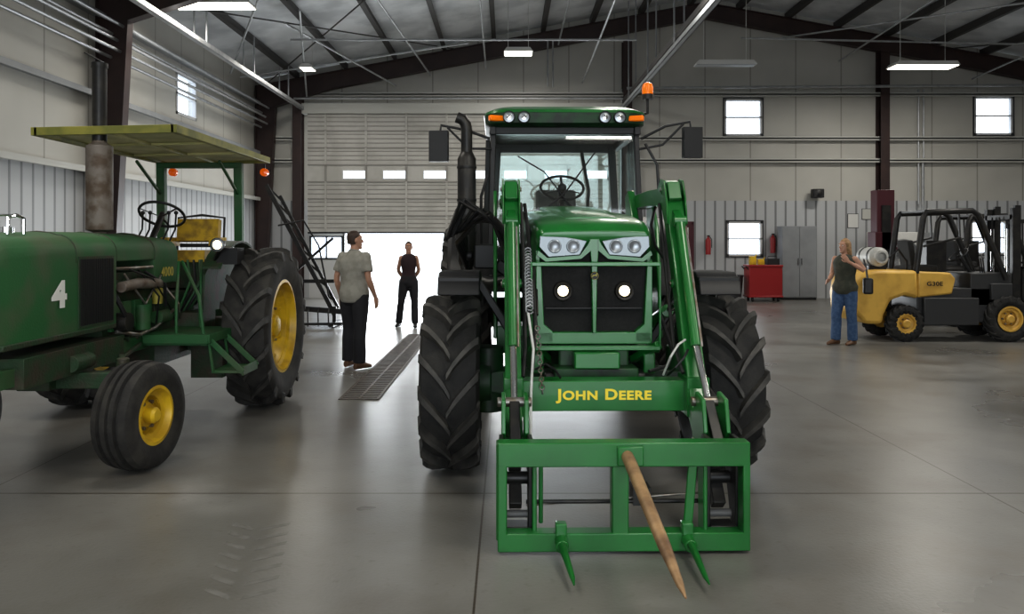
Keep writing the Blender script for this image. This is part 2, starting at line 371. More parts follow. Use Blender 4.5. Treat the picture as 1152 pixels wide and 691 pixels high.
for (p,q) in (((-6.9,20,5.9),(-3.9,13.5,6.55)),((-3.2,YB-.6,6.2),(-5,18,6.6)),((-2.2,YB-.6,6.5),(-2.9,15,6.9)),((-5.8,YB-.6,5.9),(-4.4,17,6.6)),((8,YB-.6,7.6),(12,17,6.9)),((1.5,YB-.6,7.4),(1.5,14,7.6)),((9.6,YB-.7,6.9),(9.6,14,7.3)),((-5,18.5,6.35),(3,18.5,6.35)),((-.6,YB-.6,6.7),(-.6,14,7.4)),((13.5,YB-.6,6.4),(13.5,14,6.9)),((6,20.5,6.9),(15,20.5,6.7)),((2.2,YB-.6,6.3),(2.2,16,6.6)),((-7,21,6.0),(-1,21,6.9))): mb.cyl(p,q,.025,n=8)
for x in (3.4,12.2,12.35,1.2,1.35): mb.cyl((x,YB-.1 if x>2 else YB-.45,2.8 if x>2 else 6.2),(x,YB-.1 if x>2 else YB-.45,6.2 if x>2 else 7.6),.025,n=8)
trim(mb)
mb=MB(PUR)
for (x0,x1) in ((-7,-1.5),(13,18.5)):
    for (y0,y1) in ((23.3,15.2),(15.2,23.3)): mb.cyl((x0,y0,rz(x0)-.3),(x1,y1,rz(x1)-.3),.018,n=6)
trim(mb)
mb=MB(M('grate_steel',(.06,.047,.036),.6,.3,(.12,.095,.07),10))
gx0,gx1,gy0,gy1=-1.79,-1.36,8.5,14.5
mb.bb(gx0,gx0+.03,gy0,gy1,.001,.008); mb.bb(gx1-.03,gx1,gy0,gy1,.001,.008)
y=gy0
while y<gy1: mb.bb(gx0,gx1,y,y+.035,.001,.007); y+=.1
mb.bb(gx0+.2,gx0+.23,gy0,gy1,.001,.008); mb.bb(gx0,gx1,gy0,gy1,.0005,.002,GRYB)
mb.obj('floor_grate',label='long rusty steel drain grate set in the concrete floor',cat='floor drain')
mb=MB(M('rubber_print',(.115,.110,.10),.5,0,(.16,.156,.146),14,lo=.35,hi=.6))
for i in range(7):
    y=3.75+i*.15; x=-1.28-.03*i
    for s in(-1,1):
        mb.prism([(x+s*.03,y),(x+s*.17,y+.09),(x+s*.17,y+.135),(x+s*.03,y+.05)],'Z',.0004,.0008)
mb.obj('tyre_print',label='faint chevron rubber tyre prints on the concrete floor',cat='tyre marks',kind='stuff')

# ---------------------------------------------------------------- light fixtures, with unseen ones added as fill
LK=1.28
def fixture(x,y,z,w,d,on=True,e=160,label='rectangular ceiling light fixture, switched on (added as fill where unseen)'):
    t=thing('ceiling_light',label,'ceiling light',(x,y,z),group='shop ceiling lights')
    mb=MB(WHM); mb.prism([(-w/2,0),(w/2,0),(w/2-.08,.1),(-w/2+.08,.1)],'Y',-d/2,d/2)
    for s in(-1,1): mb.cyl((s*w*.35,0,.1),(s*w*.35,0,rz(x)-z),.008,n=6)
    mb.obj('housing',t)
    mb=MB(PANEL if on else GRYM); mb.bb(-w/2+.03,w/2-.03,-d/2+.03,d/2-.03,-.012,0); mb.obj('diffuser',t)
    if on and e:
        l=bpy.data.lights.new('lamp_light','AREA'); l.shape='RECTANGLE'; l.size=w; l.size_y=d; l.energy=e*LK; l.color=(1,.96,.89)
        o=bpy.data.objects.new('lamp_light',l); col.objects.link(o); o.parent=t; o.location=(0,0,-.03)
    return t
fixture(-5.5,15,6.1,1.5,.5,e=100)
fixture(.3,20.7,6.55,.75,.6,e=100)
fixture(10.4,20,6.05,1.6,.55,e=140)
fixture(-5.1,20.5,6.1,.35,.5,e=50)
fixture(5.4,19.8,6.05,1.5,.35,False,label='rectangular ceiling light fixture, switched off')
for (x,y) in ((2.5,13),(9,12.5),(15,12)): fixture(x,y,6.2,1.5,.5,e=130)  # added overhead out of view to brighten the room
for (x,y) in ((-4,7),(-3,0),(3,2.6),(9,3),(3,-4),(14,2)): fixture(x,y,6.2,2.2,1.3,e=98)  # unseen fixtures above and behind the camera, added as front fill

# ---------------------------------------------------------------- wheels
def tyre_lug(mb,c,R,W,n,lh=.045,rim=.5,body=RUB,lug=LUG,dirn=-1):
    r0=R-lh; h=W/2; ri=R*rim
    prof=[(-h*.62,ri),(-h*.85,ri+.03),(-h,ri+(r0-ri)*.45),(-h*.98,r0-.07),(-h*.88,r0-.02),(-h*.5,r0-.003),(0,r0),(h*.5,r0-.003),(h*.88,r0-.02),(h*.98,r0-.07),(h,ri+(r0-ri)*.45),(h*.85,ri+.03),(h*.62,ri)]
    mb.lathe(prof,c,'X',56,body,closed=True)
    for i in range(n):
        for s in(-1,1):
            base=2*pi*(i+(.5 if s>0 else 0))/n
            top=[];bot=[]
            for t in (0,.2,.45,.7,.88,1.0,1.12):
                a=-.03*W+h*1.03*min(t,1)*1.0
                ang=base+dirn*(-(t**.8)*1.05*(W/R)*.62)
                rr=R if t<.8 else (R-.012 if t<.9 else (R-.03 if t<1.05 else R-.12))
                wd=(.040+.016*t)*(R/.64)**.5/rr
                aa=s*(a if t<=1 else h*1.02)
                rin=r0-.03 if t<1.05 else R-.15
                top.append([(aa,rr,ang-wd/2),(aa,rr,ang+wd/2)]); ain=s*min(abs(aa),h*.9)
                bot.append([(ain,rin,ang-wd*.75),(ain,rin,ang+wd*.75)])
            P=lambda q:(c[0]+q[0],c[1]-q[1]*math.cos(q[2]),c[2]+q[1]*math.sin(q[2]))
            rs=[[P(bot[j][0]),P(top[j][0]),P(top[j][1]),P(bot[j][1])] for j in range(len(top))]
            mb.rings(rs,lug)
def tyre_rib(mb,c,R,W,rim=.5,body=RUBD):
    h=W/2; ri=R*rim; prof=[(-h*.6,ri),(-h*.85,ri+.02),(-h,ri+(R-ri)*.5),(-h*.95,R-.05)]
    xs=[-.85,-.55,-.5,-.35,-.3,-.08,-.03,.03,.08,.3,.35,.5,.55,.85]
    for i,x in enumerate(xs):
        g=i%4 in(2,3)
        prof.append((x*h,(R-.028 if g else R)-abs(x)**2*.03))
    prof+=[(h*.95,R-.05),(h,ri+(R-ri)*.5),(h*.85,ri+.02),(h*.6,ri)]
    mb.lathe(prof,c,'X',56,body,closed=True)
def rim(mb,c,R,W,s,m=YEL,hub=.12,bolts=8,dish=.0):
    h=W/2
    mb.lathe([(s*h*.85,R+.005),(s*h*.9,R+.02),(s*h*.92,R-.01),(s*h*.6,R-.03),(s*h*.5,R-.06),(-s*h*.5,R-.06),(-s*h*.85,R)],c,'X',40,m)
    y=s*(h*.2-dish)
    mb.lathe([(s*h*.5,R-.055),(y+s*.02,R*.8),(y-s*.02,R*.62),(y+s*.03,R*.42),(y+s*.03,hub),(y+s*.09,hub),(y+s*.11,hub*.7),(y+s*.11,0.001)],c,'X',40,m)
    mb.lathe([(-s*h*.3,R-.055),(y-s*.04,R*.6),(y-s*.04,.001)],c,'X',30,m)
    for i in range(bolts):
        a=2*pi*i/bolts; r=R*.5
        p=V(c)+V((y+s*.01,math.cos(a)*r,math.sin(a)*r)); mb.cyl(p,p+V((s*.03,0,0)),.014,n=6,m=STL)
    for i in range(bolts//2*2):
        a=2*pi*(i+.5)/bolts; r=R*.8
        p=V(c)+V((y+s*.01,math.cos(a)*r,math.sin(a)*r)); mb.box(p,(.05,.05,.05),(a,0,0),m)
def hring(y,hw,zb,zt,cr=.12,n=6,taper=0,x0=0,crown=.03):
    pts=[(x0-hw-taper,y,zb)]
    for i in range(n+1):
        a=pi-(pi/2)*i/n; pts.append((x0-hw+cr+cr*math.cos(a),y,zt-cr+cr*math.sin(a)))
    for q in(-.33,0,.33): pts.append((x0+q*(hw-cr)*2,y,zt+crown*(1-abs(q)*1.2)))
    for i in range(n+1):
        a=pi/2-(pi/2)*i/n; pts.append((x0+hw-cr+cr*math.cos(a),y,zt-cr+cr*math.sin(a)))
    pts.append((x0+hw+taper,y,zb)); return pts

# ================================================================ MAIN TRACTOR
T=thing('tractor','modern green tractor with cab, front loader and bale spear','tractor',(.585,6.0,0),.0157)
for s in(-1,1):
    mb=MB(YEL); rim(mb,(s*.99,0,.64),.33,.40,s); w=mb.obj('front_wheel',T,'yellow steel rim')
    mb=MB(RUB); tyre_lug(mb,(s*.99,0,.64),.64,.42,15,lh=.06); mb.obj('tyre',w,'black rubber tyre with deep chevron lugs')
    mb=MB(YEL); rim(mb,(s*.96,2.65,.92),.5,.5,s,bolts=10); w=mb.obj('rear_wheel',T,'yellow steel rim')
    mb=MB(RUB); tyre_lug(mb,(s*.96,2.65,.92),.92,.5,20,lh=.055); mb.obj('tyre',w,'large black rubber tyre')
    mb=MB(BLK)
    prof=[(-.34,1.30),(-.30,1.40),(-.2,1.46),(.25,1.46),(.5,1.40),(.68,1.2),(.66,1.18),(.48,1.36),(.25,1.42),(-.2,1.42),(-.27,1.38),(-.31,1.30)]
    mb.prism(prof,'X',s*.78,s*1.08); mb.bb(min(s*.78,s*1.08),max(s*.78,s*1.08),-.3,.2,1.36,1.43); mb.beam((s*.8,.1,1.38),(s*.5,.1,.9),.04,.06); mb.obj('front_fender',T,'small flat black fender',bevel=.01)
    mb=MB(BLK); rs=[]
    for i in range(12):
        a=math.radians(15+i*12)
        y=2.65-math.cos(a)*1.0; z=.92+math.sin(a)*1.0
        rs.append([(s*.7,y,z),(s*.7,y,z+.03),(s*1.1,y,z+.03),(s*1.14,y,z-.05),(s*1.11,y,z-.03),(s*.8,y,z)])
    mb.rings(rs); mb.obj('rear_fender',T)
mb=MB(GREEND)
mb.bb(-.24,.24,-.55,1.4,.55,.98); mb.bb(-.3,.3,1.4,3.1,.6,1.25)
mb.cyl((-.9,2.65,.92),(.9,2.65,.92),.16); mb.bb(-.55,.55,.6,2.4,.5,.72,BLKM)
mb.bb(-.4,-.26,.2,1.3,.75,1.35,BLKM); mb.bb(.26,.4,.2,1.3,.75,1.35,BLKM)
mb.obj('chassis',T,'dark green cast chassis',bevel=.015)
mb=MB(GREEND)
mb.prism([(-.75,.58),(-.3,.5),(.3,.5),(.75,.58),(.75,.72),(.3,.76),(-.3,.76),(-.75,.72)],'Y',-.12,.12)
for s in(-1,1):
    mb.cyl((s*.72,0,.42),(s*.72,0,.9),.11); mb.cyl((s*.7,0,.64),(s*.98,0,.64),.17,n=24); mb.cyl((s*.3,.18,.6),(s*.72,.2,.62),.03,m=CHR)
    mb.cyl((0,.18,.6),(s*.3,.18,.6),.05)
mb.obj('front_axle',T,bevel=.01)
mb=MB(BLKM); mb.bb(-.33,.33,-.35,1.5,.98,1.5)
for i in range(5):
    mb.tube([(-.36,.1+i*.2,1.1),(-.42,.15+i*.2,1.25),(-.36,.2+i*.2,1.45)],.025)
    mb.tube([(.36,.1+i*.2,1.1),(.42,.15+i*.2,1.25),(.36,.2+i*.2,1.45)],.025)
mb.obj('engine',T)
mb=MB(GREEN)
rs=[hring(-.59,.36,1.715,1.745,.03,crown=.008),hring(-.54,.39,1.64,1.79,.07,crown=.01),hring(-.42,.40,1.55,1.83,.08,crown=.012),hring(-.1,.405,1.48,1.87,.09,crown=.012),hring(.5,.41,1.44,1.915,.10,crown=.015),hring(1.45,.42,1.42,1.965,.10,crown=.015)]
mb.rings(rs)
rs=[hring(-.40,.19,1.7,1.848,.02,crown=.008),hring(.2,.22,1.8,1.92,.02,crown=.01),hring(1.4,.26,1.9,2.0,.02,crown=.01)]
mb.rings(rs)
for s in(-1,1):
    mb.prism([(-.52,1.62),(-.2,1.6),(.1,1.1),(-.1,1.0),(-.5,1.02)],'X',s*.365,s*.395)
    mb.prism([(s*.395,1.0),(s*.395,1.56),(s*.36,1.53),(s*.34,1.12),(s*.28,1.07),(s*.28,1.0)],'Y',-.575,-.5)
mb.bb(-.39,.39,-.575,-.5,.985,1.065)
hood=mb.obj('hood',T,'glossy green sloping engine hood',bevel=.006)
mb=MB(M('dark_grille_mesh',(.007,.007,.007),.85,0,(.012,.012,.012),60))
mb.prism([(-.55,1.74),(-.50,1.05),(-.3,1.0),(-.3,1.74)],'X',-.36,.36)
mb.bb(-.33,.33,-.545,-.52,1.22,1.232,BLK)
mb.obj('grille',hood,'smooth dark split front grille',bevel=.003)
mb=MB(GREEN); mb.prism([(-.035,1.70),(.035,1.70),(.02,1.52),(.012,1.06),(-.012,1.06),(-.02,1.52)],'Y',-.59,-.52); mb.obj('grille_divider',hood,'narrow green centre divider',bevel=.004)
for s in(-1,1):
    mb=MB(LENS); mb.prism([(s*.10,1.590),(s*.31,1.575),(s*.375,1.645),(s*.37,1.72),(s*.2,1.712),(s*.05,1.685)],'Y',-.59,-.53)
    for q in(.145,.27): mb.lathe([(-.592,.001),(-.594,.03),(-.6,.042),(-.59,.046)],(s*q,0,1.648),'Y',20,REFL)
    mb.obj('headlight',hood,'clear swept angular headlight',bevel=.004)
    mb=MB(BLK); mb.lathe([(-.54,.048),(-.56,.05),(-.565,.062),(-.54,.068)],(s*.21,0,1.345),'Y',24,BLK); mb.obj('lamp_bezel',hood)
    mb=MB(LITON); mb.lathe([(-.54,.046),(-.555,.03),(-.558,.001)],(s*.21,0,1.345),'Y',20,REFL); mb.lathe([(-.55,.036),(-.562,.03),(-.566,.001)],(s*.21,0,1.345),'Y',20); mb.obj('driving_lamp',hood,'lit recessed warm driving lamp')
    mb=MB(GREEN); mb.prism([(s*.025,1.70),(s*.025,1.62),(s*.09,1.565),(s*.33,1.545),(s*.39,1.59),(s*.38,1.62),(s*.32,1.57),(s*.10,1.587),(s*.045,1.66)],'Y',-.60,-.53); mb.obj('headlight_trim',hood,'green strip under the headlight')
mb=MB(YELB); mb.lathe([(-.602,.001),(-.602,.024),(-.59,.028)],(0,0,1.45),'Y',24,BLK)
deer=[(-.035,0),(-.02,.012),(.0,.012),(.015,.022),(.022,.035),(.028,.022),(.034,.016),(.02,.008),(.03,-.01),(.02,-.008),(.008,-.001),(-.01,0),(-.03,-.018),(-.036,-.012),(-.024,.0)]
mb.prism([(x*.58,1.45+z*.58) for x,z in deer],'Y',-.608,-.601); mb.torus((0,-.603,1.45),.025,.0015,(0,1,0)); mb.obj('emblem',hood,'small round black badge with yellow leaping deer')
mb=MB(GREEN)
mb.beam((-.43,-.66,1.53),(.43,-.66,1.53),.025,.028)
for s in(-1,1):
    mb.beam((s*.43,-.66,.98),(s*.43,-.66,1.545),.014,.014); mb.beam((s*.42,-.66,.99),(s*.3,-.35,.85),.05,.05)
mb.bb(-.43,.43,-.68,-.64,.955,.985)
mb.obj('grille_guard',T,'slim green bars guarding the grille',bevel=.005)
mb=MB(GREEND); mb.bb(-.15,.15,-.74,-.56,.84,.95,GREEN); mb.bb(-.28,.28,-.7,-.5,.70,.84); mb.cyl((-.34,-.6,.77),(.34,-.6,.77),.03,m=BLKM); mb.bb(-.2,.2,-.72,-.5,.60,.7,BLKM)
mb.obj('front_bracket',T,'dark green front support casting',bevel=.01)
# cab
mb=MB(BLK)
yF,yR=1.62,3.05
for s in(-1,1):
    mb.beam((s*.72,yF-.03,1.45),(s*.685,yF+.08,2.74),.05,.08); mb.beam((s*.78,2.35,1.3),(s*.74,2.35,2.74),.05,.07); mb.beam((s*.72,yR,1.3),(s*.64,yR-.05,2.74),.08,.08)
    mb.bb(s*.70-.03,s*.70+.03,yF,yR,1.25,1.36); mb.bb(s*.69-.03,s*.69+.03,yF,yR,2.70,2.78)
mb.bb(-.7,.7,yF-.02,yF+.05,1.3,1.5); mb.bb(-.68,.68,yF+.04,yF+.1,2.71,2.78)
mb.bb(-.68,.68,yR-.06,yR,2.68,2.78); mb.bb(-.7,.7,yR-.05,yR+.02,1.25,1.80,INT); mb.bb(-.7,.7,yF,yR,1.2,1.27)
mb.tube([(.35,yR-.06,1.8),(.38,yR-.1,2.25),(.30,yR-.08,2.7)],.02,8)
cab=mb.obj('cab',T,'black framed tractor cab',bevel=.012)
mb=MB(GREEN)
def rring(z,hx,y0,y1,r=.12,cz=0,n=5):
    pts=[]
    for cx,cy,a0 in((hx-r,y0+r,-90),(hx-r,y1-r,0),(-hx+r,y1-r,90),(-hx+r,y0+r,180)):
        for i in range(n):
            a=math.radians(a0+i*90/(n-1)); px=cx+r*math.cos(a); pts.append((px,cy+r*math.sin(a),z-cz*(px/hx)**2))
    return pts
mb.rings([rring(2.905,.775,1.50,3.22,.2,.02),rring(2.94,.765,1.51,3.2,.2,.03),rring(2.972,.70,1.6,3.12,.2,.02),rring(2.985,.5,1.8,2.9,.2,.005)])
mb.rings([rring(2.775,.73,1.56,3.2,.18),rring(2.80,.765,1.52,3.22,.2),rring(2.905,.772,1.505,3.22,.2,.02)],GREEND)
roof=mb.obj('cab_roof',cab,'green curved roof with dark visor')
for s in(-1,1):
    for q in(.38,.52):
        mb=MB(BLK); mb.lathe([(1.53,.056),(1.47,.058),(1.465,.05)],(s*q-.02,0,2.845),'Y',20); mb.lathe([(1.48,.052),(1.472,.001)],(s*q-.02,0,2.845),'Y',20,REFL); mb.lathe([(1.472,.024),(1.468,.001)],(s*q-.02,0,2.845),'Y',14,CHR); mb.obj('work_lamp',roof,'round roof work lamp')
    mb=MB(AMBL); mb.box((s*.66,1.52,2.84),(.14,.06,.05),(0,0,-s*.35)); mb.obj('turn_signal',roof,'amber turn signal',bevel=.01)
mb=MB(GLS); mb.add([(-.69,yF-.0,1.5),(.69,yF-.0,1.5),(.66,yF+.09,2.72),(-.66,yF+.09,2.72)],[(0,1,2,3)]); mb.obj('windshield',cab,'clear glass windshield')
mb=MB(GLS); mb.add([(-.68,yR-.02,1.75),(.68,yR-.02,1.75),(.64,yR-.05,2.72),(-.64,yR-.05,2.72)],[(0,1,2,3)]); mb.obj('rear_window',cab,'clear rear glass')
for s in(-1,1):
    mb=MB(GLS); mb.add([(s*.74,yF+.05,1.35),(s*.75,yR-.05,1.35),(s*.70,yR-.08,2.72),(s*.69,yF+.1,2.72)],[(0,1,2,3)]); mb.obj('side_window',cab,'clear side glass')
mb=MB(BLK); c=V((-.0,2.0,2.22)); nr=V((0,-.6,.8)); mb.torus(c,.215,.014,nr)
u=V((1,0,0)); w=nr.normalized().cross(u)
for a in(90,210,330):
    a=math.radians(a); mb.beam(c-nr*.02,c+(u*math.cos(a)+w*math.sin(a))*.21,.025,.012)
mb.cyl(c,c-nr*.5,.035); mb.sph(c,.045); mb.bb(-.2,.14,1.72,1.9,1.5,1.95,INT)
mb.obj('steering_wheel',cab,'black steering wheel on dash column')
mb=MB(INT); mb.box((0,2.6,1.66),(.5,.45,.14)); mb.box((0,2.82,1.98),(.44,.1,.54),(-.12,0,0)); mb.bb(-.15,.15,2.4,2.7,1.25,1.62)
for s in(-1,1): mb.box((s*.3,2.6,1.88),(.07,.36,.06))
mb.obj('seat',cab,'grey operator seat',bevel=.03)
mb=MB(BLK); mb.tube([(-.3,1.6,1.9),(.0,1.63,2.15),(.3,1.69,2.55)],.007,6); mb.tube([(.1,1.6,1.95),(-.2,1.66,2.35),(-.45,1.69,2.5)],.007,6); mb.tube([(0,1.6,1.52),(.1,1.6,1.95)],.008,6); mb.obj('windshield_wiper',cab)
for s in(-1,1):
    dz=.04 if s>0 else 0
    mb=MB(BLK); mb.tube([(s*.72,1.62,2.66),(s*.95,1.6,2.74+dz),(s*1.18,1.58,2.78+dz),(s*1.2,1.58,2.62+dz)],.014,8); mb.tube([(s*.7,1.6,2.56),(s*.92,1.58,2.56+dz),(s*1.02,1.58,2.66+dz),(s*1.12,1.58,2.76+dz)],.012,8)
    mb.box((s*1.2,1.57,2.58+dz),(.18,.08,.29),(0,0,s*.1)); mr=mb.obj('side_mirror',cab,'black side mirror on tubular arm',bevel=.035)
mb=MB(BLK); mb.tube([(.72,1.7,2.9),(.8,1.7,2.92),(.8,1.7,3.06)],.015,8); mb.cyl((.8,1.7,3.05),(.8,1.7,3.10),.055); mb.obj('beacon_bracket',cab)
mb=MB(AMBL); mb.lathe([(3.10,.052),(3.16,.056),(3.20,.045),(3.215,.02),(3.22,.001)],(.8,1.7,0),'Z',20); mb.obj('beacon',cab,'amber warning beacon')
for s,pts in ((1,[(.74,1.5,2.6),(.84,1.45,2.4),(.86,1.45,2.1),(.8,1.5,1.9)]),(-1,[(-.74,1.5,2.3),(-.8,1.45,2.1),(-.8,1.5,1.6)])):
    mb=MB(BLK); mb.tube(pts,.014,8); mb.obj('grab_handle',cab,'black tubular handrail')
    mb=MB(BLK)
    for z in(1.32,1.0): mb.bb(s*.95-.17,s*.95+.17,1.74,1.81,z,z+.04)
    mb.beam((s*.8,1.77,1.0),(s*.8,1.77,1.4),.03,.03); mb.beam((s*1.1,1.77,1.0),(s*1.1,1.77,1.4),.03,.03); mb.obj('cab_step',cab,'black cab access step')
mb=MB(BLKM); x0=-.93
mb.lathe([(1.45,.06),(1.5,.08),(1.6,.085),(2.44,.085),(2.48,.065),(2.5,.055)],(x0,1.35,0),'Z',24)
mb.tube([(x0,1.35,2.48),(x0,1.35,2.70),(x0-.01,1.35,2.76),(x0-.04,1.35,2.80),(x0-.09,1.35,2.82)],.052,18)
mb.tube([(x0,1.35,1.5),(x0,1.3,1.35),(-.7,1.1,1.3),(-.4,.9,1.35)],.06,14)
for z in(1.75,2.05,2.35): mb.lathe([(z,.085),(z,.091),(z+.02,.091),(z+.02,.085)],(x0,1.35,0),'Z',24,BLK)
mb.obj('exhaust_stack',T,'black vertical exhaust stack')
mb=MB(BLK)
mb.bb(-.85,-.66,.75,.95,1.45,1.66); mb.beam((-.66,.8,1.5),(-.3,.8,1.2),.06,.1); mb.cyl((-.86,.85,1.56),(-.92,.85,1.56),.04)
hv=mb.obj('hydraulic_valve',T,'black hydraulic valve block',bevel=.015)
for i in range(14):
    mb=MB(BLK); a=random.uniform(-.06,.06); b_=random.uniform(-.05,.05); mb.tube([(-.36-i*.012,.4,1.42+a),(-.46-i*.018,.25+a,1.62+i*.018),(-.60-i*.025+b_,.2+a,1.82+i*.014),(-.8-i*.02,.35+b_,1.86-i*.012),(-.99,.7+b_,1.66+i*.022),(-.92,1.0,1.45+i*.02)],.017,8,BLK if i%3 else BLKM)
    mb.obj('hose',hv)
# ---- loader
mb=MB(GREEN)
AX={-1:-.56,1:.58}; AW={-1:.05,1:.06}
for s in(-1,1):
    x=AX[s]; w=AW[s]
    P=[(.98,2.02,.11),(.3,2.02,.12),(-.25,2.0,.13),(-.38,1.92,.13),(-.62,1.50,.125),(-.88,1.0,.12),(-1.06,.68,.13),(-1.28,.5,.10)]
    rs=[]
    for i,(y,z,h) in enumerate(P):
        a=P[max(i-1,0)];b=P[min(i+1,len(P)-1)]; d=V((b[0]-a[0],b[1]-a[1])).normalized(); n=V((-d.y,d.x))*(h/2)
        rs.append([(x-w,y+n.x,z+n.y),(x+w,y+n.x,z+n.y),(x+w,y-n.x,z-n.y),(x-w,y-n.x,z-n.y)])
    mb.rings(rs)
    for q in (-w-.006,w+.006):
        mb.prism([(-.14,1.94),(-.18,2.05),(-.28,2.13),(-.40,2.11),(-.48,1.98),(-.52,1.80),(-.44,1.80),(-.34,1.9)],'X',x+q-.006,x+q+.006)
    mb.prism([(-.2,2.05),(-.28,2.12),(-.39,2.10),(-.46,1.98),(-.4,1.95)],'X',x-.045,x+.045)
    for (y,z,r) in((.9,2.02,.06),(-.33,2.05,.035),(-1.27,.5,.05),(-.64,1.4,.03)): mb.cyl((x-w-.015,y,z),(x+w+.015,y,z),r,m=GREEN); mb.cyl((x-w-.025,y,z),(x+w+.025,y,z),r*.5,m=STL)
    mb.bb(x-w-.01,x+w+.01,-1.08,-.82,.60,.84)
mb.bb(-.56,.58,-1.0,-.84,.62,.81)
loader=mb.obj('loader_arms',T,'green loader lift arms with cross tube',bevel=.01)
for s in(-1,1):
    mb=MB(GREEN); x=s*.47
    mb.prism([(.45,.9),(.85,.9),(.98,1.75),(1.02,2.08),(.88,2.12),(.6,1.8)],'X',x-.03+s*.03,x+.03+s*.03)
    mb.prism([(.45,.9),(.85,.9),(.98,1.75),(1.02,2.08),(.88,2.12),(.6,1.8)],'X',s*.67-.015,s*.67+.015)
    mb.bb(min(s*.28,s*.66),max(s*.28,s*.66),.45,.85,.78,1.0); mb.beam((s*.45,.5,.85),(s*.38,-.55,.85),.08,.14)
    mb.obj('loader_mast',loader,'green loader mounting mast',bevel=.01)
    x=AX[s]
    mb=MB(GREEN); mb.cyl((x,.55,1.0),(x,-.2,1.18),.045); mb.cyl((x,-.2,1.18),(x,-.72,1.3),.024,m=CHR); mb.obj('lift_cylinder',loader,'green hydraulic lift cylinder with chrome rod')
    mb=MB(GREEN); mb.cyl((x,-.60,1.80),(x,-1.02,1.03),.032); mb.cyl((x,-1.02,1.03),(x,-1.30,.74),.022,m=CHR); mb.cyl((x-.04,-.58,1.82),(x+.04,-.58,1.82),.035); mb.beam((x,-.58,1.82),(x,-.45,1.88),.05,.05)
    mb.tube([(x+.03,-.63,1.78),(x+.03,-1.05,1.03)],.008,6,STL); mb.obj('tilt_cylinder',loader,'green hydraulic tilt cylinder with chrome rod')
    mb=MB(BLKM)
    for q in(-.05,.05):
        mb.prism([(-1.25,.42),(-1.35,.42),(-1.5,.6),(-1.45,.78),(-1.3,.8),(-1.22,.6)],'X',x+q*1.3-.012,x+q*1.3+.012,GREEN)
        mb.prism([(-1.52,.10),(-1.6,.10),(-1.62,.6),(-1.5,.6),(-1.4,.4)],'X',x+q*1.6-.012,x+q*1.6+.012)
    mb.cyl((x-.1,-1.3,.74),(x+.1,-1.3,.74),.028,m=STL); mb.cyl((x-.1,-1.52,.16),(x+.1,-1.52,.16),.022,m=GRYB); mb.beam((x,-1.3,.74),(x,-1.54,.52),.06,.05); mb.bb(x-.07,x+.07,-1.62,-1.5,.05,.12); mb.cyl((x-.09,-1.5,.5),(x+.09,-1.5,.5),.04); mb.cyl((x-.09,-1.48,.35),(x+.09,-1.48,.35),.035,m=BLKM)
    mb.beam((x,-1.28,.5),(x,-1.52,.2),.07,.08); mb.obj('attachment_bracket',loader,'dark steel carrier bracket',bevel=.005)
pts=[]
for i in range(150): a=i*.8; pts.append((-.45+.024*math.cos(a),-.50-.0022*i,1.62+.024*math.sin(a)-i*.0026))
mb=MB(ALU); mb.tube(pts,.005,5); mb.obj('coil_spring',loader,'silver coil spring hose guard')
hs=[([(.45,-.55,1.2),(.5,-.72,.95),(.44,-.85,.88),(.3,-.95,.86)],.012,BLK),
    ([(-.46,-.85,1.22),(-.43,-.93,1.0),(-.45,-1.03,.75),(-.46,-1.15,.5)],.009,WHM),
    ([(.5,-.3,1.95),(.48,-.6,1.5),(.48,-.85,1.0),(.5,-1.02,.86)],.012,BLK),
    ([(-.49,-.3,1.95),(-.48,-.6,1.5),(-.48,-.86,1.0),(-.5,-1.02,.84)],.014,BLK),([(-.46,-.25,1.95),(-.43,-.5,1.6),(-.41,-.8,1.15),(-.44,-.95,.86)],.013,BLK),([(-.45,.2,1.9),(-.42,-.2,1.75),(-.45,-.5,1.62)],.014,BLK),
    ([(-.50,.3,2.0),(-.38,.0,1.7),(-.39,-.4,1.5),(-.40,-.75,1.2)],.012,BLK),
    ([(-.42,-.98,.88),(-.36,-1.02,.92),(-.3,-.98,.88),(-.26,-.95,.82)],.008,BLK),
    ([(.40,-.9,.83),(.42,-1.02,.96),(.47,-1.02,1.04),(.53,-.95,1.06)],.007,WHM),([(.43,-.9,.83),(.45,-1.04,.9),(.5,-1.04,.96),(.54,-.98,1.0)],.008,BLK),
    ([(.6,.3,2.0),(.5,0,1.8),(.47,-.3,1.65),(.5,-.5,1.55)],.012,BLK)]
for p,r,m in hs:
    mb=MB(m); mb.tube(p,r,8); mb.obj('hydraulic_hose',loader)
mb=MB(STL)
for i in range(16): mb.torus((-.41+.002*i,-1.01-.002*i,1.14-.026*i),.014,.0045,(1,0,0) if i%2 else (0,1,0),n=10,k=5)
mb.obj('chain',loader,'short steel chain')
text('lettering','John Deere',loader,(0.01,-1.002,.722),(pi/2,0,0),.092,YELD,.002,small=True,width=.60,off=.003)
mb=MB(GREEN); y0=-1.66
mb.bb(-.66,.70,y0-.05,y0+.05,.47,.60); mb.bb(-.66,.70,y0-.05,y0+.05,.015,.115)
mb.bb(-.66,-.61,y0-.05,y0+.05,.1,.48); mb.bb(.66,.70,y0-.05,y0+.05,.1,.48); mb.bb(-.045,.045,y0-.045,y0+.045,.1,.5)
mb.bb(-.02,.12,y0-.075,y0-.05,.48,.585)
for x in (-.57,.58):
    for q in(-.11,.11): mb.bb(max(x+q-.012,-.655),min(x+q+.012,.695),y0+.0,y0+.12,.06,.58)
for x in(-.32,.36): mb.cyl((x,y0-.13,.07),(x,y0+.05,.09),.035); mb.bb(x-.03,x+.03,y0-.06,y0,.1,.17)
mb.beam((.37,y0,.12),(.40,y0,.48),.05,.02); mb.cyl((-.42,y0+.1,.12),(-.42,y0+.1,.47),.012)
spear=mb.obj('bale_spear_frame',loader,'green welded rectangular steel bale spear frame',bevel=.008)
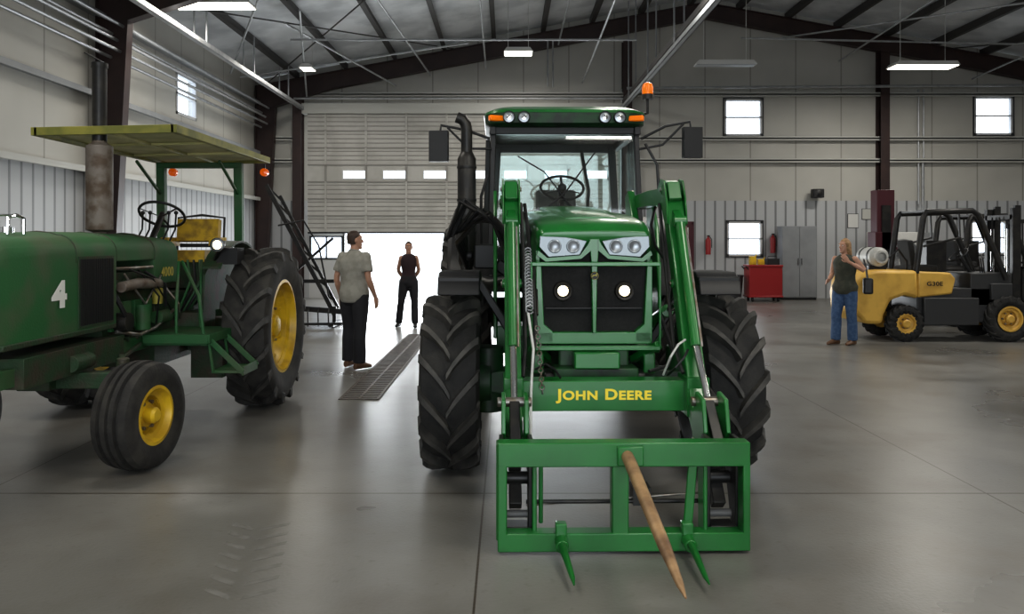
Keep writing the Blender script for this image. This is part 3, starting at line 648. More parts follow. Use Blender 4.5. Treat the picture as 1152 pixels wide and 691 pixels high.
mb=MB(RUST); mb.tube([(.03,y0,.545),(.035,y0-.15,.52),(.045,-2.6,.385),(.05,-2.86,.335),(.052,-2.95,.32)],[.032,.034,.029,.016,.004],14); mb.obj('spear_tine',spear,'long tapered tan and rusty steel tine')
for x,tx in((-.32,-.30),(.36,.345)):
    mb=MB(GREEN); mb.tube([(x,y0,.085),(x,y0-.15,.08),(tx,-2.13,.055),(tx,-2.2,.05)],[.02,.022,.013,.004],12); mb.obj('stabiliser_tine',spear,'short green stabiliser tine')
mb=MB(BLKM); mb.cyl((-.5,-1.5,.22),(.5,-1.5,.22),.012); mb.cyl((-.5,-1.5,.2),(.5,-1.48,.26),.006,m=STL); mb.bb(.1,.2,-1.52,-1.4,.2,.3); mb.obj('latch_rod',spear,'thin steel latch rod')

# ================================================================ OLD TRACTOR
O=thing('tractor','vintage green tractor with flat canopy and vertical exhaust','tractor',(-3.42,5.92,0))
mb=MB(OLDG)
rs=[hring(-.98,.24,1.0,1.64,.14,crown=.02),hring(-.9,.28,1.0,1.71,.14,crown=.025),hring(0.0,.29,1.0,1.73,.14,crown=.025),hring(.5,.29,1.0,1.73,.14,crown=.025)]
mb.rings(rs)
mb.rings([hring(.5,.285,1.52,1.73,.13,crown=.025),hring(1.3,.285,1.52,1.72,.13,crown=.025)])
mb.rings([hring(1.2,.285,1.30,1.72,.13,crown=.025),hring(1.72,.28,1.30,1.70,.13,crown=.025)])
for y in (-.1,.5,1.2): mb.rings([hring(y-.008,.292,1.52,1.736,.14,crown=.025),hring(y+.008,.292,1.52,1.736,.14,crown=.025)],OLDE)
mb.bb(-.292,.292,-.95,.5,.99,1.03,OLDE)
ohood=mb.obj('hood',O,'faded dirty green sheet metal hood',bevel=.008)
for s in(-1,1):
    mb=MB(OLDE); mb.bb(s*.288,s*.298,-.08,.44,1.04,1.57,OLDE)
    for i in range(22): mb.bb(s*.295,s*.304,-.06+i*.0225,-.05+i*.0225,1.06,1.55,BLK)
    mb.obj('grille_screen',ohood,'dark louvred side screen')
mb=MB(OLDE); mb.bb(-.22,.22,-1.0,-.97,1.05,1.5)
for i in range(9): mb.bb(-.22+i*.05,-.2+i*.05,-1.01,-1.0,1.05,1.5,BLK)
mb.obj('front_grille',ohood)
text('number_marking','4',ohood,(.296,-.33,1.30),(pi/2,0,pi/2),.25,WHITE,.001,off=.011,width=.19)
text('model_marking','4000',ohood,(.292,1.46,1.40),(pi/2,0,pi/2),.12,YELF,.001,width=.26,off=.002)
mb=MB(OLDE)
mb.bb(-.2,.2,.45,1.5,.75,1.42); mb.bb(-.24,.24,1.3,2.6,.55,1.2); mb.bb(-.3,.3,-.75,.6,.72,.92); mb.bb(.18,.24,-.9,1.5,.74,.86,OLDG); mb.bb(-.24,-.18,-.9,1.5,.74,.88)
for i in range(4): mb.cyl((.2,.6+i*.2,1.34),(.3,.6+i*.2,1.31),.04); mb.bb(.2,.235,.53+i*.2,.67+i*.2,.95,1.18,OLDG)
mb.tube([(.3,.55,1.31),(.32,.8,1.33),(.32,1.2,1.31)],.045,12,MUF)
mb.cyl((.27,1.0,.92),(.27,1.0,1.14),.065,n=16,m=OLDG); mb.cyl((.28,1.25,1.0),(.28,1.48,1.0),.06,n=16,m=OLDG); mb.cyl((.2,.62,1.02),(.34,.62,1.02),.08,n=20,m=BLKM); mb.cyl((.26,1.32,1.12),(.26,1.32,1.26),.045,n=14,m=YELF)
for p,r,m in (([(.3,.6,1.42),(.34,.9,1.15),(.3,1.3,1.38)],.010,STL),([(.25,.5,1.3),(.33,.55,1.1),(.28,.7,.9)],.02,BLK),([(.3,.7,1.45),(.36,1.0,1.36),(.33,1.4,1.1),(.3,1.6,.95)],.008,BLK),([(.26,.55,.95),(.34,.8,.9),(.3,1.2,.92),(.33,1.5,1.05)],.015,STL),([(.24,1.1,1.42),(.36,1.25,1.3),(.34,1.3,1.1)],.014,BLK),([(.2,.55,1.46),(.31,.75,1.46),(.31,1.1,1.46)],.016,STL),([(.25,.9,1.48),(.37,1.1,1.2),(.3,1.2,.95)],.009,BLK),([(.22,1.5,1.3),(.36,1.55,1.1),(.3,1.7,.95)],.012,STL)): mb.tube(p,r,8,m)
for i in range(6): mb.cyl((.2,.45+i*.17,.86),(.255,.45+i*.17,.86),.02,n=6)
mb.cyl((-.85,2.36,.8),(.85,2.36,.8),.11); mb.bb(-.3,.3,2.05,2.75,.6,1.2)
mb.cyl((.3,-.2,.8),(.3,.05,.8),.06)
mb.obj('engine',O,'greasy green engine and transmission',bevel=.008)
mb=MB(OLDE); mb.beam((-.6,0,.66),(.6,0,.66),.12,.12); mb.bb(-.12,.12,-.15,.15,.6,.8)
for s in(-1,1): mb.cyl((s*.58,0,.34),(s*.58,0,.82),.045); mb.bb(s*.58-.06,s*.58+.06,-.07,.07,.6,.74); mb.cyl((s*.56,0,.4),(s*.72,0,.4),.04); mb.beam((s*.58,.0,.8),(s*.4,.35,.78),.04,.04); mb.beam((s*.4,.35,.76),(s*.25,1.0,.8),.03,.03)
mb.obj('front_axle',O,'green wide front axle',bevel=.008)
for s in(-1,1):
    T0=Matrix.Translation((s*.71,0,.4))@Matrix.Rotation(math.radians(-9),4,'Z')
    mb=MB(YEL); mb.T=T0; rim(mb,(0,0,0),.205,.29,s,hub=.06,bolts=6); w=mb.obj('front_wheel',O,'yellow steel rim')
    mb=MB(RUBD); mb.T=T0; tyre_rib(mb,(0,0,0),.40,.31 if s>0 else .27); mb.obj('tyre',w,'dusty ribbed front tyre')
    mb=MB(YEL); rim(mb,(s*.93,2.36,.81),.46,.42,s,hub=.11,bolts=8,dish=.02); w=mb.obj('rear_wheel',O,'yellow dished rim')
    mb=MB(RUBD); tyre_lug(mb,(s*.93,2.36,.81),.81,.45,16,lh=.05,rim=.56,body=RUBD,lug=LUG); mb.obj('tyre',w,'worn chevron rear tyre')
    mb=MB(OLDE); rs=[]
    for i in range(8):
        a=math.radians(45+i*11); y=2.36-math.cos(a)*.86; z=.81+math.sin(a)*.86
        rs.append([(s*.5,y,z),(s*.5,y,z+.02),(s*.68,y,z+.02),(s*.68,y,z)])
    mb.rings(rs)
    mb.prism([(1.75,1.0),(3.0,1.0),(2.95,1.3),(2.7,1.55),(2.36,1.66),(2.05,1.58),(1.8,1.35)],'X',s*.5-.01,s*.5+.01)
    mb.obj('rear_fender',O,'dark narrow rear fender',bevel=0)
    mb=MB(BLK); mb.lathe([(1.76,.001),(1.74,.05),(1.66,.065),(1.645,.068)],(s*.68,0,1.65),'Y',20); mb.beam((s*.68,1.7,1.6),(s*.52,1.95,1.42),.03,.03); mb.bb(s*.72-.1,s*.72+.1,1.8,2.0,1.46,1.62)
    f=mb.obj('fender_lamp',O,'round fender headlamp')
    mb=MB(LITON if s>0 else LENS); mb.lathe([(1.648,.042),(1.64,.03),(1.635,.001)],(s*.68,0,1.65),'Y',20); mb.lathe([(1.65,.062),(1.648,.042)],(s*.68,0,1.65),'Y',20,REFL); mb.obj('lamp_lens',f)
mb=MB(MUF); mb.lathe([(1.7,.05),(1.76,.05),(1.78,.105),(2.48,.105),(2.51,.06),(2.54,.055)],(0,.8,0),'Z',24); mb.obj('muffler',O,'weathered brownish cylindrical muffler')
mb=MB(BLKM); mb.tube([(0,.8,2.5),(0,.8,3.15)],.058,16); mb.lathe([(3.14,.066),(3.18,.066),(3.18,.055)],(0,.8,0),'Z',16); mb.box((-.03,.78,3.22),(.13,.12,.01),(0,.5,0)); mb.obj('exhaust_pipe',O,'black exhaust pipe with rain cap')
mb=MB(CHR); mb.tube([(.1,-.6,1.73),(.1,-.6,1.84),(.1,-.5,1.86),(.1,-.42,1.84),(.1,-.42,1.73)],.012,8); mb.tube([(-.15,-.5,1.73),(-.15,-.5,1.86),(.1,-.5,1.86)],.008,8)
mb.cyl((0,-.45,1.73),(0,-.45,1.78),.05); mb.obj('radiator_cap',O,'bent chrome rod and cap on the hood')
mb=MB(BLKM); c=V((0,2.02,1.95)); nr=V((0,.55,.85)); mb.torus(c,.215,.014,nr)
u=V((1,0,0)); w=nr.normalized().cross(u)
for a in(90,210,330):
    a=math.radians(a); mb.beam(c-nr*.03,c+(u*math.cos(a)+w*math.sin(a))*.21,.02,.01)
mb.cyl(c-nr*.02,(0,1.65,1.55),.03); mb.sph(c,.03); mb.bb(-.2,.2,1.62,1.78,1.35,1.68,OLDG)
for i,x in enumerate((-.15,-.08,.1,.17)): mb.tube([(x,1.75,1.65),(x+.03,1.85,1.8),(x+.06,1.8,1.95)],.009,6); mb.sph((x+.06,1.8,1.96),.02)
mb.obj('steering_wheel',O,'black steering wheel and levers')
SY=M('worn_seat_vinyl',(.6,.38,.02),.55,0,(.3,.18,.02),9)
mb=MB(SY); mb.box((.1,2.5,1.53),(.44,.42,.12)); mb.box((.1,2.72,1.80),(.44,.10,.24),(-.15,0,0)); mb.box((.1,2.70,1.64),(.38,.06,.04),None,BLK)
for s in(-1,1): mb.box((.1+s*.25,2.58,1.68),(.07,.34,.09))
mb.bb(-.1,.3,2.35,2.65,1.2,1.47,OLDE); mb.tube([(-.15,2.74,1.5),(-.15,2.79,1.94),(.1,2.80,1.97),(.35,2.79,1.94),(.35,2.74,1.5)],.014,8,BLK)
mb.obj('seat',O,'worn yellow seat with black frame',bevel=.025)
mb=MB(OLDG)
for s in(-1,1):
    mb.beam((s*.43,3.05,.95),(s*.43,3.0,2.56),.09,.09); mb.beam((s*.43,3.0,2.2),(s*.43,2.4,2.52),.03,.03); mb.beam((s*.43,3.02,1.0),(s*.3,2.6,.9),.12,.12)
mb.bb(-.47,.47,2.95,3.06,2.5,2.56); mb.bb(-.5,.5,2.95,3.05,1.2,1.28)
mb.obj('roll_bar',O,'green two post roll bar',bevel=.01)
mb=MB(CANO); mb.T=Matrix.Translation((0,0,-.03))@Matrix.Rotation(math.radians(-1.2),4,'Y')
xa,xb=-.44,.72
mb.bb(xa,xb,.72,3.3,2.64,2.66,CANO)
for (x0,x1,y0_,y1_) in ((xa,xb,.70,.75),(xa,xb,3.27,3.32),(xa-.025,xa+.025,.70,3.32),(xb-.025,xb+.025,.70,3.32)): mb.bb(x0,x1,y0_,y1_,2.60,2.668)
mb.bb(xa+.02,xb-.02,.74,3.28,2.632,2.638,CANU)
for y in(1.6,2.45): mb.bb(xa+.02,xb-.02,y-.02,y+.02,2.61,2.635,CANU)
for x in(.12,): mb.bb(x-.02,x+.02,.74,3.28,2.61,2.635,CANU)
cn=mb.obj('canopy',O,'flat faded canopy with yellow-olive edge',bevel=.02)
for x in(-.38,.66):
    mb=MB(AMB); mb.lathe([(3.16,.001),(3.17,.045),(3.22,.045),(3.23,.001)],(x,0,2.47),'Y',18); mb.beam((x,3.2,2.5),(x,3.2,2.56),.02,.02,BLK); mb.obj('warning_lamp',cn,'round amber warning lamp')
mb=MB(OLDG); mb.bb(.25,.82,1.05,1.75,.84,.87); mb.bb(.80,.83,1.05,1.75,.79,.87); mb.bb(.25,.82,1.04,1.06,.79,.87)
mb.bb(.82,1.10,1.12,1.52,.52,.545); mb.bb(1.085,1.105,1.12,1.52,.50,.58)
for y in(1.12,1.52): mb.beam((.80,y,.82),(1.10,y,.53),.02,.05); mb.beam((.80,y,.80),(.84,y,.53),.02,.03)
for y in(1.15,1.7): mb.tube([(.5,y,.85),(.5,y,1.1),(.42,y+.25,1.5)],.014,8)
mb.tube([(.76,1.1,.86),(.70,1.15,1.2),(.45,1.4,1.5)],.016,8); mb.bb(.45,.75,1.6,1.75,.4,.84,OLDE); mb.beam((.2,1.1,.80),(.8,1.1,.80),.06,.06)
mb.obj('step_platform',O,'green foot platform and open step',bevel=.004)
mb=MB(BLKM)
for i in range(6): mb.tube([(.25,1.8+i*.06,1.0),(.35+i*.03,1.85+i*.05,1.3),(.3+i*.04,1.9+i*.05,1.5)],.012,6,BLKM if i%2 else OLDG)
mb.bb(.2,.5,1.75,2.1,.78,1.0,OLDE); mb.obj('control_levers',O)

# ================================================================ implement behind
I=thing('field_implement','black folded implement with tall lattice boom standing on the floor','farm implement',(-4.0,15.8,0))  # folding field implement, exact type not known
mb=MB(BLKM)
mb.beam((-.75,0,2.8),(.55,0,.35),.06,.08); mb.beam((-.55,.25,2.6),(.62,.25,.35),.05,.06)
for i in range(8):
    t=i/8; mb.beam((-.75+1.3*t,0,2.8-2.45*t),(-.55+1.17*(t+.06),.25,2.6-2.25*(t+.06)),.03,.03)
mb.beam((-.3,.1,1.0),(.55,.1,1.75),.05,.05); mb.beam((-.35,0,.9),(.6,0,.9),.05,.07); mb.beam((.2,0,1.0),(.6,0,.2),.05,.05)
mb.obj('boom',I,'black lattice boom')
mb=MB(BLKM); mb.beam((-.6,0,.4),(.75,0,.3),.1,.1); mb.beam((.6,-.3,.06),(.6,.5,.06),.08,.08); mb.beam((.6,0,.06),(.6,0,.4),.07,.07); mb.beam((-.5,-.3,.04),(-.5,.4,.04),.08,.08); mb.beam((-.5,0,.04),(-.5,0,.4),.06,.06); mb.beam((.0,-.3,.08),(.8,-.2,.08),.05,.05)
for i in range(6): mb.tube([(-.5+i*.2,0,.38),(-.48+i*.2,-.2,.3),(-.46+i*.2,-.25,.03)],.015,6)
mb.obj('frame',I)
mb=MB(BLK); mb.tube([(-.5,-.05,2.0),(.0,-.05,2.1),(.3,-.05,1.6),(.5,-.05,.6)],.018,8); mb.obj('hose',I)

# ================================================================ FORKLIFTS
def forklift(name,label,loc,body,rot=0,tank=True,txt=None):
    F=thing(name,label,'forklift',loc,rot)
    mb=MB(body)
    prof=[(-1.58,.40),(-1.68,.50),(-1.70,.78),(-1.67,.98),(-1.58,1.12),(-1.44,1.19),(-1.2,1.21),(-.62,1.2),(-.60,.72),(-.83,.78),(-1.06,.7),(-1.18,.45),(-1.2,.3),(-1.5,.3)]
    mb.prism(prof,'Y',-.52,.52); fb=mb.obj('counterweight',F,'heavy rounded counterweight',bevel=.06)
    mb=MB(DGRY); mb.bb(-.6,.75,-.45,.45,.32,.9); mb.bb(-.52,.40,-.53,-.44,.28,.74); mb.bb(-.52,.40,.44,.53,.28,.74); mb.bb(.3,1.0,-.45,.45,.6,1.15); mb.bb(.62,.98,-.5,.5,.7,.98); mb.obj('chassis',F,'dark grey lower body',bevel=.015)
    mb=MB(body); mb.prism([(-.6,.74),(-.02,.80),(.04,1.06),(-.05,1.16),(-.6,1.18)],'Y',-.48,.48)
    mb.obj('hood',F,bevel=.03)
    for (x,r,w) in((-.82,.31,.2),(.9,.39,.26)):
        for s in(-1,1):
            mb=MB(body); mb.T=Matrix.Translation((x,s*.45,r))@Matrix.Rotation(pi/2,4,'Z'); rim(mb,(0,0,0),r*.5,w,s,hub=.07,bolts=6,m=body)
            wh=mb.obj('wheel',F)
            mb=MB(RUB); mb.T=Matrix.Translation((x,s*.45,r))@Matrix.Rotation(pi/2,4,'Z'); tyre_lug(mb,(0,0,0),r,w,16,lh=.02,rim=.52,lug=RUB); mb.obj('tyre',wh)
    mb=MB(BLKM)
    for s in(-1,1):
        y=s*.45
        mb.tube([(-.62,y,1.15),(-.50,y,2.08),(-.44,y,2.18),(.33,y,2.20),(.43,y,2.13),(.90,y,1.05)],.05,10)
        mb.tube([(.1,y,2.19),(.12,y,1.75),(-.5,y,1.6)],.02,8)
    for i in range(8): mb.beam((-.43+i*.11,-.45,2.20),(-.43+i*.11,.45,2.20),.03,.03)
    mb.bb(-.1,.25,.2,.4,1.15,1.7); mb.obj('overhead_guard',F,'black overhead guard')
    mb=MB(SEATB); mb.box((-.35,0,1.22),(.45,.45,.12)); mb.box((-.55,0,1.48),(.1,.42,.45),(0,-.15,0)); mb.obj('seat',F,bevel=.03)
    mb=MB(BLK); mb.torus((.35,0,1.45),.17,.013,(-.6,0,.8)); mb.cyl((.35,0,1.45),(.65,0,1.0),.03)
    for i in range(3): mb.tube([(.62,-.2-i*.06,1.1),(.58,-.2-i*.06,1.4)],.012,6)
    mb.obj('steering_wheel',F)
    mb=MB(BLKM)
    for s in(-1,1):
        mb.bb(1.04,1.16,s*.36-.04,s*.36+.04,.08,2.25); mb.bb(1.14,1.24,s*.28-.03,s*.28+.03,.1,2.3); mb.cyl((1.06,s*.2,.2),(1.06,s*.2,1.9),.03,m=CHR); mb.tube([(1.0,s*.1,2.1),(1.0,s*.12,1.2),(1.0,s*.1,.6)],.015,6)
    for z in(.3,1.1,2.1): mb.bb(1.04,1.18,-.38,.38,z-.04,z+.04)
    mast=mb.obj('mast',F,'black lift mast')
    mb=MB(BLKM); mb.bb(1.24,1.30,-.5,.5,.2,.28); mb.bb(1.24,1.30,-.5,.5,.6,.68)
    for i in range(7): mb.bb(1.24,1.27,-.48+i*.16-.015,-.48+i*.16+.015,.25,1.25)
    mb.bb(1.24,1.28,-.5,.5,1.22,1.26)
    for s in(-1,1): mb.bb(1.28,2.34,s*.25-.06,s*.25+.06,.06,.1); mb.bb(1.28,1.32,s*.25-.06,s*.25+.06,.06,.7)
    mb.obj('carriage',mast)
    if tank:
        mb=MB(TNK); mb.lathe([(-.33,.001),(-.31,.1),(-.26,.165),(.26,.165),(.31,.1),(.33,.001)],(-1.15,0,1.42),'Y',24); mb.lathe([(-.36,.08),(-.36,.11),(-.3,.12)],(-1.15,0,1.42),'Y',20)
        for y in(-.15,.15): mb.lathe([(y-.02,.167),(y-.02,.172),(y+.02,.172),(y+.02,.167)],(-1.15,0,1.42),'Y',24,BLK)
        mb.bb(-1.3,-1.0,-.2,.2,1.18,1.27,BLK); mb.obj('gas_cylinder',F,'dull pale propane cylinder')
        mb=MB(BLK); mb.tube([(-1.0,-.3,1.4),(-.85,-.32,1.55),(-.7,-.3,1.35),(-.7,-.3,1.15)],.02,8); mb.obj('gas_hose',F)
    if txt:
        text('marking',txt,F,(-.32,-.487,.97),(pi/2,0,0),.10,BLK,.002,width=.27,off=.002)
    return F
forklift('forklift','yellow and dark grey propane forklift parked beside a person',(7.50,13.9,0),FLY,txt='G30E')
forklift('forklift','dark forklift with tall mast parked behind the yellow one',(9.6,16.4,0),BLKM,rot=.15,tank=False)
H=thing('hoist_column','dark maroon upright hoist column bolted to the floor','vehicle lift',(8.55,18.2,0))
mb=MB(MAR); mb.bb(-.2,.2,-.16,.16,.02,2.85); mb.bb(-.3,.3,-.3,.3,0,.03); mb.bb(-.25,.25,-.2,.2,1.5,1.9); mb.obj('column',H,bevel=.01)
mb=MB(BLKM); mb.beam((0,-.15,.3),(-.9,-.5,.25),.1,.08); mb.beam((0,-.15,.3),(.5,-.7,.25),.1,.08); mb.bb(-.1,.1,-.2,-.14,.9,2.5); mb.obj('swing_arm',H)

# ================================================================ things along the back wall
C=thing('storage_cabinet','tall grey double door steel storage cabinet against the wall','cabinet',(8.46,23.35,0))
mb=MB(GRYM); mb.bb(-.5,.5,-.23,.23,.05,2.13); mb.bb(-.5,.5,-.21,.21,0,.05,BLK); mb.obj('body',C,bevel=.01)
for s in(-1,1):
    mb=MB(GRYM); mb.bb(min(s*.005,s*.49),max(s*.005,s*.49),-.25,-.23,.08,2.1); d=mb.obj('door',C,bevel=.004)
    mb=MB(CHR); mb.bb(s*.05-.01,s*.05+.01,-.28,-.25,1.0,1.2); mb.obj('handle',d)
C=thing('utility_cart','plain red steel cart heaped with shop clutter','cart',(7.24,22.6,0))
mb=MB(REDM); mb.bb(-.46,.46,-.27,.27,.14,1.0); mb.bb(-.48,.48,-.29,.29,.97,1.03); mb.bb(-.48,.48,-.29,.29,.12,.17); mb.obj('body',C,bevel=.012)
mb=MB(BLKM); mb.tube([(-.47,-.2,.9),(-.54,-.2,.98),(-.54,.2,.98),(-.47,.2,.9)],.014,8); mb.obj('handle',C)
for x in(-.36,.36):
    for y in(-.2,.2):
        mb=MB(BLK); mb.cyl((x-.02,y,.06),(x+.02,y,.06),.06); mb.bb(x-.03,x+.03,y-.03,y+.03,.06,.14); mb.obj('caster',C)
for x,hh in ((6.95,.24),(7.18,.16)):
    C=thing('jerry_can','small yellow can standing on the red cart','can',(x,22.6,1.03))
    mb=MB(YEL); mb.prism([(-.09,0),(.09,0),(.09,hh-.06),(.05,hh),(-.09,hh)],'Y',-.07,.07); mb.cyl((.06,0,hh-.05),(.11,0,hh+.05),.02); mb.obj('can_body',C,bevel=.01)
C=thing('toolbox','open black toolbox on top of the red cart','toolbox',(7.5,22.6,1.03))
mb=MB(BLK); mb.bb(-.17,.17,-.12,.12,0,.17); mb.tube([(-.12,0,.17),(-.12,0,.24),(.12,0,.24),(.12,0,.17)],.012,6); mb.obj('box_body',C,bevel=.01)
for x,z in ((7.86,1.35),(7.72,1.3)):
    C=thing('fire_extinguisher','red fire extinguisher hanging on the wall above the cart','fire extinguisher',(x if x>7.8 else 5.95,23.62,z))
    mb=MB(REDM); mb.lathe([(0,.001),(0,.075),(.42,.08),(.48,.05),(.5,.025),(.54,.025)],(0,0,0),'Z',20); mb.obj('cylinder_body',C)
    mb=MB(BLK); mb.bb(-.03,.03,-.08,.03,.54,.57); mb.tube([(.03,0,.54),(.1,-.02,.45),(.1,-.02,.2)],.012,6); mb.bb(-.02,.02,.07,.17,.2,.35); mb.obj('valve_hose',C)
C=thing('trash_bin','dark grey plastic trash bin on the floor','trash can',(6.4,22.7,0))
mb=MB(M('dark_grey_plastic',(.03,.031,.034),.5)); mb.lathe([(0,.001),(0,.24),(.68,.3),(.7,.32),(.72,.32),(.72,.29),(.1,.22),(.1,.001)],(0,0,0),'Z',28); mb.obj('bin_body',C)
mb=MB(BLK); mb.torus((0,0,.72),.31,.015); mb.obj('rim',C)
C=thing('wall_speaker','small black speaker mounted high on the wall','speaker',(9.15,23.55,3.1))
mb=MB(BLK); mb.bb(-.16,.16,-.12,.12,-.13,.13); mb.obj('speaker_case',C,bevel=.02)
mb=MB(BLKM); mb.lathe([(-.13,.001),(-.125,.09),(-.12,.1)],(0,0,0),'Y',20); mb.bb(-.03,.03,.1,.24,-.03,.03); mb.obj('speaker_cone',C)
C=thing('parts_washer','white steel parts washer cabinet standing by the wall','machine',(11.0,22.8,0))
mb=MB(WHM); mb.bb(-.7,.7,-.35,.35,.1,1.5); mb.bb(-.6,.6,-.3,.35,1.5,1.95); mb.obj('body',C,bevel=.02)
mb=MB(GRYM); mb.bb(-.6,.0,-.37,-.35,.5,1.3); mb.bb(.1,.6,-.37,-.35,.5,1.3); mb.obj('panel',C,bevel=.01)
mb=MB(BLK); 
for x in(-.6,.6): mb.bb(x-.05,x+.05,-.3,.3,0,.1)
mb.obj('foot',C)
C=thing('drum_fan','round silver drum fan on a stand','fan',(10.1,20.5,0))
mb=MB(ALU); mb.lathe([(-.15,.38),(-.15,.4),(.15,.4),(.15,.38),(-.15,.38)],(0,0,1.35),'Y',32)
for r in(.1,.2,.3): mb.torus((0,-.15,1.35),r,.006,(0,1,0))
for i in range(8):
    a=pi*i/8; mb.beam((math.cos(a)*.39,-.15,1.35+math.sin(a)*.39),(-math.cos(a)*.39,-.15,1.35-math.sin(a)*.39),.008,.008)
mb.obj('fan_drum',C)
mb=MB(GRYM); mb.cyl((0,-.05,1.35),(0,.12,1.35),.08)
for i in range(4):
    a=i*pi/2+.4; mb.box((math.cos(a)*.2,0,1.35+math.sin(a)*.2),(.28,.03,.14),(.3,-a,0))
mb.obj('blades',C)
mb=MB(BLKM); 
for s in(-1,1): mb.beam((s*.42,0,1.35),(s*.42,0,.1),.04,.04); mb.beam((s*.42,-.35,.04),(s*.42,.35,.04),.05,.05)
mb.bb(-.42,.42,-.02,.02,.5,.54); mb.bb(-.44,.44,-.02,.02,.06,.12); mb.obj('stand',C)
for i,(x,z,w,h,c) in enumerate(((10.3,2.3,.3,.4,WHM),(10.8,2.5,.45,.3,OFFW))):
    mb=MB(c); mb.bb(x-w/2,x+w/2,YB-.022,YB-.012,z-h/2,z+h/2); mb.bb(x-w/2-.015,x+w/2+.015,YB-.012,YB-.001,z-h/2-.015,z+h/2+.015,BLKM); mb.obj('wall_notice',label='small framed notice fixed on the wall',cat='sign',group='notices on the wall')
C=thing('electrical_box','grey electrical box with conduit on the wall','electrical box',(12.3,23.6,1.6))
mb=MB(GRYM); mb.bb(-.25,.25,-.1,.19,-.35,.35); mb.obj('box_body',C,bevel=.01); mb=MB(ALU); mb.cyl((0,.05,.35),(0,.05,2.4),.03); mb.obj('conduit',C)

